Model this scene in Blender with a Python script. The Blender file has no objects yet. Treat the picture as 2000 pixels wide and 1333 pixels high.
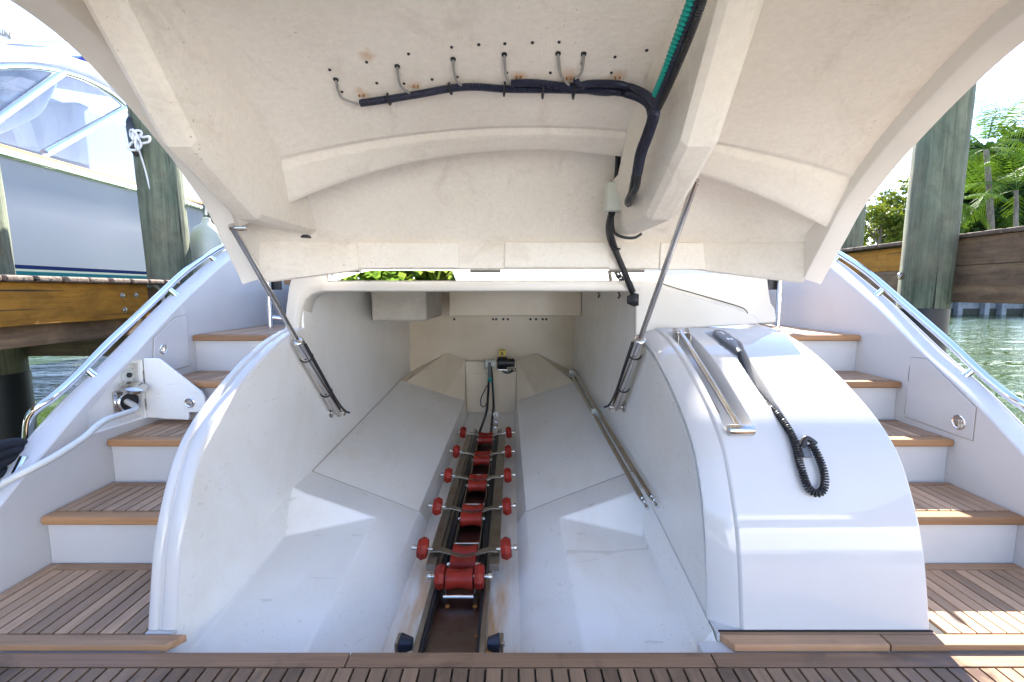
import bpy, bmesh, math, random
from mathutils import Vector, Matrix
random.seed(7)
R = math.radians
sc = bpy.context.scene
col = sc.collection

# ------------------------------------------------------------------ camera
CAM_Z = 1.12; PITCH = R(6.23); FPX = 889.0            # focal length in pixels of a 2000 px wide frame
cam = bpy.data.cameras.new('camera'); cam.sensor_fit = 'HORIZONTAL'; cam.sensor_width = 36
cam.lens = FPX * 36 / 2000; cam.clip_start = 0.02; cam.clip_end = 3000
cam_o = bpy.data.objects.new('camera', cam); col.objects.link(cam_o)
cam_o.location = (0, 0, CAM_Z); cam_o.rotation_euler = (R(90) - PITCH, 0, 0)
sc.camera = cam_o

# ------------------------------------------------------------------ sky, sun, exposure
SUN_AZ, SUN_EL = R(9), R(38.5)                         # azimuth measured from +Y towards +X
sun_dir = Vector((math.sin(SUN_AZ) * math.cos(SUN_EL), math.cos(SUN_AZ) * math.cos(SUN_EL), math.sin(SUN_EL)))
w = bpy.data.worlds.new('World'); sc.world = w; w.use_nodes = True
nt = w.node_tree; nt.nodes.clear()
sky = nt.nodes.new('ShaderNodeTexSky'); sky.sky_type = 'NISHITA'; sky.sun_disc = False
sky.sun_elevation = SUN_EL; sky.sun_rotation = SUN_AZ; sky.air_density = 1.0; sky.dust_density = 0.0; sky.ozone_density = 3.0
bg = nt.nodes.new('ShaderNodeBackground'); bg.inputs[1].default_value = 0.12
wo = nt.nodes.new('ShaderNodeOutputWorld')
wb = nt.nodes.new('ShaderNodeMix'); wb.data_type = 'RGBA'; wb.blend_type = 'MULTIPLY'; wb.inputs[0].default_value = 1   # the camera's white balance for open shade
wb.inputs[7].default_value = (1.12, .97, .96, 1); nt.links.new(sky.outputs[0], wb.inputs[6]); nt.links.new(wb.outputs[2], bg.inputs[0]); nt.links.new(bg.outputs[0], wo.inputs[0])
sl = bpy.data.lights.new('sun', 'SUN'); sl.energy = 5.0; sl.angle = R(0.53); sl.color = (1, 0.95, 0.86)
so = bpy.data.objects.new('sun', sl); col.objects.link(so); so.location = (3, 10, 12)
so.rotation_euler = (-sun_dir).to_track_quat('-Z', 'Y').to_euler()
vs = sc.view_settings; vs.view_transform = 'Standard'; vs.look = 'None'; vs.gamma = 1.0; vs.use_curve_mapping = False
vs.exposure = 2.7
sc.cycles.max_bounces = 10; sc.cycles.diffuse_bounces = 7; sc.cycles.glossy_bounces = 5; sc.cycles.transmission_bounces = 6
sc.cycles.transparent_max_bounces = 8; sc.cycles.use_denoising = True

# ------------------------------------------------------------------ measuring: a sight line of the picture to a point of the place
_c, _s = math.cos(PITCH), math.sin(PITCH)
def ray(px, py):
    u = (px - 1000) / FPX; v = -(py - 666.5) / FPX
    return Vector((u, _c + v * _s, -_s + v * _c))
def PY(px, py, Y): d = ray(px, py); t = Y / d.y; return Vector((d.x * t, Y, CAM_Z + d.z * t))
def PZ(px, py, Z): d = ray(px, py); t = (Z - CAM_Z) / d.z; return Vector((d.x * t, d.y * t, Z))
def PX(px, py, X): d = ray(px, py); t = X / d.x; return Vector((X, d.y * t, CAM_Z + d.z * t))
def PF(px, py, fn):
    """point where the sight line meets the height field z = fn(x, y)"""
    d = ray(px, py); lo, hi = 0.6, 3.2
    g = lambda t: CAM_Z + d.z * t - fn(d.x * t, d.y * t)
    prev = g(lo); t = lo
    while t < hi:
        t2 = t + 0.01; cur = g(t2)
        if prev <= 0 < cur:
            a, b = t, t2
            for _ in range(24):
                m = (a + b) / 2
                if g(m) > 0: b = m
                else: a = m
            return Vector((d.x * a, d.y * a, CAM_Z + d.z * a))
        prev = cur; t = t2
    return Vector((d.x * 1.6, d.y * 1.6, CAM_Z + d.z * 1.6))
def interp(tab, x):
    if x <= tab[0][0]: return tab[0][1]
    for (a, va), (b, vb) in zip(tab, tab[1:]):
        if x <= b: return va + (vb - va) * (x - a) / (b - a)
    return tab[-1][1]
def catmull(pts, n=8):
    pts = [Vector(p) for p in pts]
    if len(pts) < 3: return pts
    out = []
    for i in range(len(pts) - 1):
        p0 = pts[max(i - 1, 0)]; p1 = pts[i]; p2 = pts[i + 1]; p3 = pts[min(i + 2, len(pts) - 1)]
        for k in range(n):
            t = k / n
            out.append(0.5 * ((2 * p1) + (p2 - p0) * t + (2 * p0 - 5 * p1 + 4 * p2 - p3) * t * t + (3 * p1 - p0 - 3 * p2 + p3) * t ** 3))
    out.append(pts[-1]); return out

# ------------------------------------------------------------------ materials
M = {}
def newmat(name):
    m = bpy.data.materials.new(name); m.use_nodes = True; M[name] = m
    n = m.node_tree; b = n.nodes['Principled BSDF']; return m, n, b
def N(n, t, **k):
    x = n.nodes.new(t)
    for a, v in k.items(): setattr(x, a, v)
    return x
def mixrgb(n, fac, a, b, mode='MIX'):
    x = n.nodes.new('ShaderNodeMix'); x.data_type = 'RGBA'; x.blend_type = mode
    for s, v in ((x.inputs[0], fac), (x.inputs[6], a), (x.inputs[7], b)):
        if hasattr(v, 'is_output'): n.links.new(v, s)
        else: s.default_value = v if not isinstance(v, tuple) or len(v) == 4 else (*v, 1)
    return x.outputs[2]
def ramp(n, src, a, b, ca=(0, 0, 0, 1), cb=(1, 1, 1, 1)):
    r = n.nodes.new('ShaderNodeValToRGB'); r.color_ramp.elements[0].position = a; r.color_ramp.elements[1].position = b
    r.color_ramp.elements[0].color = ca; r.color_ramp.elements[1].color = cb
    n.links.new(src, r.inputs[0]); return r.outputs[0]
def coords(n, scale=(1, 1, 1), rnd=False, kind='Object'):
    tc = n.nodes.new('ShaderNodeTexCoord'); mp = n.nodes.new('ShaderNodeMapping'); mp.inputs['Scale'].default_value = scale
    src = tc.outputs[kind]
    if rnd:
        oi = n.nodes.new('ShaderNodeObjectInfo'); va = n.nodes.new('ShaderNodeVectorMath'); va.operation = 'MULTIPLY_ADD'
        va.inputs[0].default_value = (17, 31, 23); n.links.new(oi.outputs['Random'], va.inputs[1]); n.links.new(src, va.inputs[2]); src = va.outputs[0]
    n.links.new(src, mp.inputs[0]); return mp.outputs[0]
def noise(n, vec, scale, detail=4, rough=.55, dist=0):
    x = n.nodes.new('ShaderNodeTexNoise'); x.inputs['Scale'].default_value = scale; x.inputs['Detail'].default_value = detail
    x.inputs['Roughness'].default_value = rough; x.inputs['Distortion'].default_value = dist
    n.links.new(vec, x.inputs['Vector']); return x.outputs[0]
def bump(n, b, h, strength, dist):
    x = n.nodes.new('ShaderNodeBump'); x.inputs['Strength'].default_value = strength; x.inputs['Distance'].default_value = dist
    n.links.new(h, x.inputs['Height']); n.links.new(x.outputs[0], b.inputs['Normal'])
def simple(name, rgb, rough=.5, metal=0., spec=.5, coat=0.):
    m, n, b = newmat(name); b.inputs['Base Color'].default_value = (*rgb, 1); b.inputs['Roughness'].default_value = rough
    b.inputs['Metallic'].default_value = metal; b.inputs['Specular IOR Level'].default_value = spec; b.inputs['Coat Weight'].default_value = coat
    return m
def worn(name, rgb, rgb2, rough, scale=3., lo=.45, hi=.75, spec=.5, bumps=0., bscale=40., specks=None, rough2=None, coat=0., grime=None):
    """a plain finish with soft stains and, if asked, fine dark specks and relief"""
    m, n, b = newmat(name); v = coords(n)
    f = ramp(n, noise(n, v, scale, 6, .6), lo, hi)
    c = mixrgb(n, f, (*rgb, 1), (*rgb2, 1))
    if grime:
        g1 = ramp(n, noise(n, coords(n, (1.6, .7, .5)), 2.4, 8, .72, .8), .50, .78, cb=(.5, .5, .5, 1)); c = mixrgb(n, g1, c, (*grime, 1))
        g2 = ramp(n, noise(n, coords(n, (2.0, 9, 30)), 1.6, 3, .5, 2.0), .66, .70, cb=(.30, .30, .30, 1)); c = mixrgb(n, g2, c, (.45, .40, .33, 1))
    if specks:
        sp = ramp(n, noise(n, v, specks, 2, .5), .69, .74)
        big = ramp(n, noise(n, v, 2.2, 3), .48, .62)
        mu = n.nodes.new('ShaderNodeMath'); mu.operation = 'MULTIPLY'; n.links.new(sp, mu.inputs[0]); n.links.new(big, mu.inputs[1])
        c = mixrgb(n, mu.outputs[0], c, (.30, .22, .15, 1))
    n.links.new(c, b.inputs['Base Color'])
    if rough2 is not None:
        mr = n.nodes.new('ShaderNodeMapRange'); mr.inputs['To Min'].default_value = rough; mr.inputs['To Max'].default_value = rough2
        n.links.new(noise(n, v, scale * 2.3, 5), mr.inputs[0]); n.links.new(mr.outputs[0], b.inputs['Roughness'])
    else: b.inputs['Roughness'].default_value = rough
    b.inputs['Specular IOR Level'].default_value = spec; b.inputs['Coat Weight'].default_value = coat; b.inputs['Coat Roughness'].default_value = .06
    if bumps: bump(n, b, noise(n, v, bscale, 5, .6), bumps, .004)
    return m
worn('gelcoat_satin', (.62, .605, .595), (.58, .565, .55), .28, 1.5, .4, .7, rough2=.36)
worn('gelcoat', (.60, .585, .57), (.56, .545, .53), .03, 1.5, .4, .7, bumps=.02, bscale=2.5, rough2=.09)
worn('garage_cream_shaded', (.64, .55, .42), (.54, .45, .32), .16, 2.2, .42, .8, bumps=.04, bscale=6, rough2=.3)  # warmer garage gelcoat, darkened so the deep end's shade sits in the colour
worn('gelcoat_garage', (.84, .83, .80), (.79, .765, .70), .09, 2.2, .42, .8, specks=170, grime=(.70, .64, .53), bumps=.04, bscale=6, rough2=.3)
def hatchmat():
    m, n, b = newmat('hatch_liner'); v = coords(n)
    c = mixrgb(n, ramp(n, noise(n, v, 1.7, 6, .6), .40, .80), (.88, .815, .72, 1), (.78, .70, .595, 1))
    st = ramp(n, noise(n, coords(n, (2.2, .8, 2.2)), 2.0, 7, .72, 1.2), .54, .78, cb=(.5, .5, .5, 1)); c = mixrgb(n, st, c, (.52, .43, .34, 1))
    fine = ramp(n, noise(n, v, 55, 4, .7), .35, .7, (.94, .94, .94, 1), (1.02, 1.02, 1.02, 1)); c = mixrgb(n, 1.0, c, fine, 'MULTIPLY')
    sp = ramp(n, noise(n, v, 130, 2, .5), .69, .74); big = ramp(n, noise(n, v, 2.2, 3), .5, .66)
    mu = n.nodes.new('ShaderNodeMath'); mu.operation = 'MULTIPLY'; n.links.new(sp, mu.inputs[0]); n.links.new(big, mu.inputs[1]); c = mixrgb(n, mu.outputs[0], c, (.28, .19, .12, 1))
    wob = noise(n, v, 30, 4)
    for p, r in RUST:
        dn = n.nodes.new('ShaderNodeVectorMath'); dn.operation = 'DISTANCE'; n.links.new(n.nodes['Texture Coordinate'].outputs['Object'], dn.inputs[0]); dn.inputs[1].default_value = p
        ad = n.nodes.new('ShaderNodeMath'); ad.operation = 'MULTIPLY_ADD'; ad.inputs[1].default_value = .05; n.links.new(wob, ad.inputs[0]); n.links.new(dn.outputs['Value'], ad.inputs[2])
        f = ramp(n, ad.outputs[0], r * .5, r * 1.8, (.8, .8, .8, 1), (0, 0, 0, 1)); c = mixrgb(n, f, c, (.52, .25, .06, 1))
    n.links.new(c, b.inputs['Base Color']); b.inputs['Roughness'].default_value = .45; b.inputs['Specular IOR Level'].default_value = .4
    w1 = noise(n, coords(n, (14, 60, 30)), 1.0, 5, .7); w2 = noise(n, v, 7, 4)
    ad = n.nodes.new('ShaderNodeMath'); ad.operation = 'MULTIPLY_ADD'; ad.inputs[1].default_value = 3.0; n.links.new(w2, ad.inputs[0]); n.links.new(w1, ad.inputs[2])
    bump(n, b, ad.outputs[0], .34, .006)
worn('hatch_lip', (.82, .77, .70), (.74, .69, .62), .3, 3, .4, .8)
worn('frame_cream', (.56, .525, .47), (.50, .46, .40), .14, 2.2, .42, .8, rough2=.25)
worn('raw_grp', (.46, .43, .37), (.32, .29, .24), .6, 5, .35, .75, specks=60, bumps=.5, bscale=30)
simple('seam_line', (.34, .30, .25), .7)
simple('caulk', (.012, .012, .014), .55)
simple('rubber', (.018, .018, .02), .45)
simple('navy_rubber', (.012, .018, .035), .35)
simple('black_plastic', (.015, .015, .016), .35)
simple('grey_plastic', (.14, .15, .165), .4)
simple('pale_plastic', (.66, .68, .62), .35)
simple('chrome', (.80, .81, .83), .05, 1.0)
worn('red_poly', (.27, .020, .010), (.17, .014, .009), .42, 12, .4, .7, spec=.25, bumps=.05)
simple('teal_plastic', (.0, .30, .25), .35)
simple('blue_black', (.012, .016, .04), .38)
simple('wire_grey', (.30, .29, .27), .45)
simple('yellow_label', (.70, .52, .02), .4)
simple('white_print', (.8, .8, .8), .5)
simple('blue_print', (.05, .16, .45), .5)
simple('navy_cushion', (.02, .035, .07), .7)
simple('cap_blue', (.02, .045, .14), .4)
simple('rope_white', (.62, .62, .60), .8)
simple('rope_black', (.006, .007, .011), .75)
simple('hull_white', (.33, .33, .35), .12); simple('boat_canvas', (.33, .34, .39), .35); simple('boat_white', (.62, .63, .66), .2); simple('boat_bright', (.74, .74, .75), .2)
simple('hull_navy', (.012, .02, .16), .12)
simple('hull_teal', (.0, .15, .20), .35)
simple('stripe_cream', (.75, .70, .55), .3)
simple('varnish', (.62, .33, .10), .25)
simple('shade_window', (.015, .018, .022), .06)
simple('power_cable', (.66, .665, .63), .45)
def steelmat(name, rgb, rough, stain=(.18, .11, .06), amt=.5):
    m, n, b = newmat(name); v = coords(n)
    f = ramp(n, noise(n, v, 9, 5), .5, .8, cb=(amt, amt, amt, 1))
    n.links.new(mixrgb(n, f, (*rgb, 1), (*stain, 1)), b.inputs['Base Color']); b.inputs['Metallic'].default_value = 1
    mr = n.nodes.new('ShaderNodeMapRange'); mr.inputs['To Min'].default_value = rough * .7; mr.inputs['To Max'].default_value = rough * 1.6
    n.links.new(noise(n, v, 25, 4), mr.inputs[0]); n.links.new(mr.outputs[0], b.inputs['Roughness'])
steelmat('steel', (.60, .57, .53), .16, amt=.25)
steelmat('trolley_steel', (.36, .335, .30), .34, amt=.5)
steelmat('track_steel', (.20, .165, .15), .30, (.16, .07, .03), .8)
steelmat('mirror_steel', (.86, .86, .84), .008, (.8, .79, .76), .1)
def rust(name, base, base2, stain):
    m, n, b = newmat(name); v = coords(n)
    f = ramp(n, noise(n, v, 2.5, 6), .4, .8); c = mixrgb(n, f, (*base, 1), (*base2, 1))
    vv = coords(n, (9, 1.6, 9)); f2 = ramp(n, noise(n, vv, 1.3, 5, .6), .42, .62)
    sx = n.nodes.new('ShaderNodeSeparateXYZ'); tc = n.nodes.new('ShaderNodeTexCoord'); n.links.new(tc.outputs['Object'], sx.inputs[0])
    ax = n.nodes.new('ShaderNodeMath'); ax.operation = 'ADD'; ax.inputs[1].default_value = .22; n.links.new(sx.outputs[0], ax.inputs[0])
    ab = n.nodes.new('ShaderNodeMath'); ab.operation = 'ABSOLUTE'; n.links.new(ax.outputs[0], ab.inputs[0])
    near = ramp(n, ab.outputs[0], .19, .29, (1, 1, 1, 1), (0, 0, 0, 1))
    fr = ramp(n, sx.outputs[1], .35, .62, (1, 1, 1, 1), (.12, .12, .12, 1))
    mp = n.nodes.new('ShaderNodeMath'); mp.operation = 'MULTIPLY'; mp.inputs[1].default_value = .25; n.links.new(sx.outputs[1], mp.inputs[0])
    n.links.new(mp.outputs[0], fr.node.inputs[0])
    mu = n.nodes.new('ShaderNodeMath'); mu.operation = 'MULTIPLY'; n.links.new(f2, mu.inputs[0]); n.links.new(near, mu.inputs[1])
    mu2 = n.nodes.new('ShaderNodeMath'); mu2.operation = 'MULTIPLY'; n.links.new(mu.outputs[0], mu2.inputs[0]); n.links.new(fr, mu2.inputs[1])
    c = mixrgb(n, mu2.outputs[0], c, (*stain, 1)); n.links.new(c, b.inputs['Base Color']); b.inputs['Roughness'].default_value = .25
rust('channel_floor', (.80, .78, .73), (.70, .66, .58), (.62, .29, .04))
def teak(name, axis, c1, c2, wet=0.):
    m, n, b = newmat(name)
    sc1 = {'y': (60, 2.2, 60), 'x': (2.2, 60, 60)}[axis]
    v = coords(n, sc1, True); g = noise(n, v, 1.0, 5, .65, .4)
    c = mixrgb(n, ramp(n, g, .3, .72), (*c1, 1), (*c2, 1))
    oi = n.nodes.new('ShaderNodeObjectInfo'); hv = n.nodes.new('ShaderNodeHueSaturation')
    mr = n.nodes.new('ShaderNodeMapRange'); mr.inputs['To Min'].default_value = .70; mr.inputs['To Max'].default_value = 1.25
    n.links.new(oi.outputs['Random'], mr.inputs[0]); n.links.new(mr.outputs[0], hv.inputs['Value']); n.links.new(c, hv.inputs['Color']); c = hv.outputs[0]
    geo = n.nodes.new('ShaderNodeNewGeometry'); wn = noise(n, geo.outputs['Position'], 4.2, 5, .6, .5)
    st = ramp(n, wn, .52, .66); mm = n.nodes.new('ShaderNodeMath'); mm.operation = 'MULTIPLY'; mm.inputs[1].default_value = wet
    n.links.new(st, mm.inputs[0]); c = mixrgb(n, mm.outputs[0], c, (.055, .032, .022, 1)); n.links.new(c, b.inputs['Base Color'])
    r2 = n.nodes.new('ShaderNodeMapRange'); r2.inputs['To Min'].default_value = .55; r2.inputs['To Max'].default_value = .22
    n.links.new(mm.outputs[0], r2.inputs[0]); n.links.new(r2.outputs[0], b.inputs['Roughness'])
    bump(n, b, g, .25, .0015)
teak('teak_y', 'y', (.50, .315, .19), (.33, .20, .115), .12)
teak('teak_x', 'x', (.42, .245, .135), (.28, .155, .08), .1)
teak('teak_edge', 'x', (.40, .21, .095), (.29, .145, .06), 0)
teak('teak_wet_y', 'y', (.27, .165, .095), (.16, .098, .058), .75)
teak('teak_wet_x', 'x', (.28, .16, .09), (.17, .098, .056), .7)
def wood(name, axis, c1, c2, c3, stretch=26, stain=.5):
    m, n, b = newmat(name); s = {'x': (1.2, stretch, stretch), 'y': (stretch, 1.2, stretch), 'z': (stretch, stretch, 1.0)}[axis]
    v = coords(n, s, True); g = noise(n, v, 1, 6, .65, .6); v2 = coords(n, (1, 1, 1), True)
    c = mixrgb(n, ramp(n, g, .32, .68), (*c1, 1), (*c2, 1)); st = ramp(n, noise(n, v2, 2.2, 5), .45, .72, cb=(stain, stain, stain, 1))
    c = mixrgb(n, st, c, (*c3, 1))
    mt = ramp(n, noise(n, coords(n, {'x': (.5, 1, 1), 'y': (1, .5, 1), 'z': (1, 1, .45)}[axis], True), 9, 8, .7, .6), .30, .72, (.55, .55, .55, 1), (1.25, 1.25, 1.25, 1)); c = mixrgb(n, 1.0, c, mt, 'MULTIPLY')
    cr = ramp(n, noise(n, coords(n, {'x': (.6, 40, 40), 'y': (40, .6, 40), 'z': (40, 40, .6)}[axis], True), 1, 2), .30, .36, (1, 1, 1, 1), (0, 0, 0, 1))
    c = mixrgb(n, cr, c, (.02, .018, .014, 1))
    n.links.new(c, b.inputs['Base Color']); b.inputs['Roughness'].default_value = .75; b.inputs['Specular IOR Level'].default_value = .25
    bump(n, b, g, .8, .015)
wood('piling_wood', 'z', (.185, .195, .125), (.07, .092, .060), (.17, .135, .085), 34, .8)
wood('fascia_orange', 'y', (.42, .19, .022), (.27, .115, .014), (.18, .085, .016), 16, .4)
wood('dock_brown', 'y', (.26, .165, .09), (.14, .085, .05), (.075, .058, .048), 16, .6)
wood('dock_grey', 'x', (.15, .125, .085), (.085, .07, .05), (.05, .045, .035), 14, .5)
wood('dock_plank', 'x', (.20, .14, .10), (.12, .085, .065), (.06, .05, .045), 20, .5)
wood('bark', 'z', (.24, .21, .17), (.13, .11, .09), (.30, .29, .26), 6, .4)
simple('sleeve_black', (.008, .009, .014), .5)
worn('concrete', (.20, .215, .23), (.11, .12, .13), .85, 3)
worn('soil', (.10, .085, .05), (.05, .06, .025), .9, 2)
worn('fender_vinyl', (.45, .46, .38), (.30, .34, .25), .35, 3)
def leafmat(name, a, b_, tr):
    m, n, b = newmat(name); v = coords(n); f = ramp(n, noise(n, v, 1.1, 4), .35, .65)
    c = mixrgb(n, f, (*a, 1), (*b_, 1)); n.links.new(c, b.inputs['Base Color']); b.inputs['Roughness'].default_value = .6; b.inputs['Specular IOR Level'].default_value = .15
    t = n.nodes.new('ShaderNodeBsdfTranslucent'); n.links.new(mixrgb(n, .5, c, (*tr, 1)), t.inputs[0])
    ms = n.nodes.new('ShaderNodeMixShader'); ms.inputs[0].default_value = .22
    out = n.nodes['Material Output']; n.links.new(b.outputs[0], ms.inputs[1]); n.links.new(t.outputs[0], ms.inputs[2]); n.links.new(ms.outputs[0], out.inputs[0])
leafmat('leaf_dark', (.012, .030, .009), (.026, .055, .012), (.05, .10, .012))
leafmat('leaf_light', (.06, .11, .014), (.12, .14, .02), (.24, .27, .02))
leafmat('leaf_palm', (.05, .12, .014), (.09, .16, .022), (.22, .38, .02))
leafmat('leaf_bright', (.07, .14, .015), (.13, .20, .025), (.2, .3, .02))
def watermat():
    m, n, b = newmat('water'); b.inputs['Base Color'].default_value = (.024, .042, .004, 1); b.inputs['Roughness'].default_value = .05
    b.inputs['IOR'].default_value = 1.33; b.inputs['Specular IOR Level'].default_value = .12
    v = coords(n, (.55, 1.5, 1)); h = noise(n, v, .95, 5, .6, .6); v2 = coords(n, (.5, .9, 1)); h2 = noise(n, v2, .6, 2)
    ad = n.nodes.new('ShaderNodeMath'); ad.operation = 'ADD'; n.links.new(h, ad.inputs[0]); n.links.new(h2, ad.inputs[1])
    bump(n, b, ad.outputs[0], .5, .26)
watermat()
def panemat():
    m, n, b = newmat('clear_vinyl'); n.nodes.remove(b); out = n.nodes['Material Output']
    t = n.nodes.new('ShaderNodeBsdfTransparent'); t.inputs[0].default_value = (.80, .86, .97, 1)
    g = n.nodes.new('ShaderNodeBsdfGlossy'); g.inputs['Roughness'].default_value = .06; g.inputs[0].default_value = (.9, .93, 1, 1)
    d = n.nodes.new('ShaderNodeBsdfDiffuse'); d.inputs[0].default_value = (.34, .38, .46, 1)
    f = noise(n, coords(n, (1, 3, .5)), 1.5, 4); r = ramp(n, f, .3, .8, (.10, .10, .10, 1), (.5, .5, .5, 1))
    a = n.nodes.new('ShaderNodeMixShader'); a.inputs[0].default_value = .08; n.links.new(t.outputs[0], a.inputs[1]); n.links.new(g.outputs[0], a.inputs[2])
    c = n.nodes.new('ShaderNodeMixShader'); n.links.new(r, c.inputs[0]); n.links.new(a.outputs[0], c.inputs[1]); n.links.new(d.outputs[0], c.inputs[2])
    n.links.new(c.outputs[0], out.inputs[0])
panemat()

# ------------------------------------------------------------------ mesh building
class MB:
    def __init__(self): self.v = []; self.f = []
    def add(self, vs, fs):
        o = len(self.v); self.v += [Vector(p) for p in vs]; self.f += [[i + o for i in f] for f in fs]; return self
    def box(self, x0, x1, y0, y1, z0, z1):
        return self.add([(x0, y0, z0), (x1, y0, z0), (x1, y1, z0), (x0, y1, z0), (x0, y0, z1), (x1, y0, z1), (x1, y1, z1), (x0, y1, z1)],
                        [(0, 3, 2, 1), (4, 5, 6, 7), (0, 1, 5, 4), (1, 2, 6, 5), (2, 3, 7, 6), (3, 0, 4, 7)])
    def prism(self, pts, off):
        """a flat outline pushed along off"""
        n = len(pts); off = Vector(off); a = [Vector(p) for p in pts]
        return self.add(a + [p + off for p in a], [list(range(n))[::-1], list(range(n, 2 * n))] + [(i, (i + 1) % n, n + (i + 1) % n, n + i) for i in range(n)])
    def grid(self, rows, close=False):
        m = len(rows[0]); fs = []
        for i in range(len(rows) - 1):
            for j in range(m - 1 + (1 if close else 0)):
                k = (j + 1) % m; fs.append((i * m + j, i * m + k, (i + 1) * m + k, (i + 1) * m + j))
        return self.add([p for r in rows for p in r], fs)
    def tube(self, pts, r, seg=10, cap=True, smooth=0):
        pts = catmull(pts, smooth) if smooth else [Vector(p) for p in pts]
        rows = []; n = len(pts); up = None
        for i, p in enumerate(pts):
            t = (pts[min(i + 1, n - 1)] - pts[max(i - 1, 0)]).normalized()
            if up is None:
                up = Vector((0, 0, 1)) if abs(t.z) < .9 else Vector((1, 0, 0))
            a = (up - t * up.dot(t)).normalized(); b = t.cross(a); up = a
            rr = r(i / (n - 1)) if callable(r) else r
            rows.append([p + (a * math.cos(2 * math.pi * k / seg) + b * math.sin(2 * math.pi * k / seg)) * rr for k in range(seg)])
        o = len(self.v); self.grid(rows, True)
        if cap:
            self.f.append([o + k for k in range(seg)][::-1]); e = o + (n - 1) * seg; self.f.append([e + k for k in range(seg)])
        return self
    def lathe(self, c, axis, prof, seg=16):
        """prof: (distance along axis, radius)"""
        ax = Vector(axis).normalized(); c = Vector(c)
        a = ax.orthogonal().normalized(); b = ax.cross(a)
        rows = [[c + ax * d + (a * math.cos(2 * math.pi * k / seg) + b * math.sin(2 * math.pi * k / seg)) * r for k in range(seg)] for d, r in prof]
        o = len(self.v); self.grid(rows, True)
        self.f.append([o + k for k in range(seg)][::-1]); e = o + (len(prof) - 1) * seg; self.f.append([e + k for k in range(seg)])
        return self
    def mesh(self, name, bevel=0., seg=2, ang=25):
        me = bpy.data.meshes.new(name); me.from_pydata(self.v, [], self.f); me.update()
        bm = bmesh.new(); bm.from_mesh(me); bmesh.ops.remove_doubles(bm, verts=bm.verts, dist=1e-5); bmesh.ops.recalc_face_normals(bm, faces=bm.faces)
        if bevel:
            es = [e for e in bm.edges if len(e.link_faces) == 2 and e.calc_face_angle(0) > R(ang)]
            bmesh.ops.bevel(bm, geom=es, offset=bevel, segments=seg, affect='EDGES', profile=.5, clamp_overlap=True)
        bm.to_mesh(me); bm.free(); return me
    def build(self, name, mat, parent=None, bevel=0., seg=2, smooth=True, ang=40, **k):
        me = self.mesh(name, bevel, seg); me.materials.append(M[mat]); o = bpy.data.objects.new(name, me); col.objects.link(o)
        if smooth: me.polygons.foreach_set('use_smooth', [True] * len(me.polygons)); me.set_sharp_from_angle(angle=R(ang))
        if parent: o.parent = parent
        if bevel and smooth: wn_ = o.modifiers.new('weighted', 'WEIGHTED_NORMAL'); wn_.keep_sharp = True
        tag(o, **k); return o
def tag(o, label=None, category=None, group=None, kind=None):
    for a, v in (('label', label), ('category', category), ('group', group), ('kind', kind)):
        if v: o[a] = v
    return o
def empty(name, loc=(0, 0, 0), parent=None, **k):
    o = bpy.data.objects.new(name, None); col.objects.link(o); o.location = loc; o.empty_display_size = .1
    if parent: o.parent = parent; 
    return tag(o, **k)
def inst(name, me, loc, parent=None, rot=(0, 0, 0), **k):
    o = bpy.data.objects.new(name, me); col.objects.link(o); o.location = loc; o.rotation_euler = rot
    if parent: o.parent = parent
    return tag(o, **k)
def meshof(mb, name, mat, bevel=0., seg=2, smooth=True, ang=40):
    me = mb.mesh(name, bevel, seg); me.materials.append(M[mat])
    if smooth: me.polygons.foreach_set('use_smooth', [True] * len(me.polygons)); me.set_sharp_from_angle(angle=R(ang))
    return me

# ================================================================== THE SETTING
MB().add([(-900, -900, -.5), (900, -900, -.5), (900, 900, -.5), (-900, 900, -.5)], [(0, 1, 2, 3)]).build('water', 'water', smooth=False, kind='structure', label='green rippled canal water around the dock')
MB().box(-700, 700, 32.4, 500, -1, .55).build('ground', 'soil', smooth=False, kind='structure', label='dark soil bank behind the sea wall')
MB().box(-700, -2.6, -500, -12, -1, .3).build('ground', 'soil', smooth=False, kind='structure', label='bank on the far side of the canal')

# ================================================================== THE YACHT
CX = .084                                              # centre line of the yacht
GX = -.22                                              # centre line of the garage and its track
XL, XR = -1.878, 2.046                                 # inner faces of the side wings
yacht = empty('yacht', (CX, 1.3, 0), label='white motor yacht seen from its stern with the tender garage hatch raised', category='yacht')
def Y_(mb, name, mat, parent=None, **k):
    o = mb.build(name, mat, None, **k); o.parent = parent or yacht; o.matrix_parent_inverse = Matrix.Identity(4)
    base = Vector((CX, 1.3, 0))
    o.location = o.location - (base if o.parent is yacht else Vector())
    return o
def part(name, **k):                                   # an empty part whose own space is the world's
    return empty(name, (-CX, -1.3, 0), yacht, **k)

# --- garage profile: the curve of the side coamings, seen from the side (y, z)
PROF = catmull([(0, y, z) for y, z in [(1.374, .02), (1.408, .20), (1.435, .306), (1.472, .40), (1.53, .515), (1.605, .605), (1.73, .695), (1.95, .81), (2.17, .89), (2.40, .932), (2.62, .945)]], 6)
def prof_normals():
    out = []
    for i, p in enumerate(PROF):
        t = (PROF[min(i + 1, len(PROF) - 1)] - PROF[max(i - 1, 0)]).normalized(); out.append(Vector((0, -t.z, t.y)))
    return out
PN = prof_normals()

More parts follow.
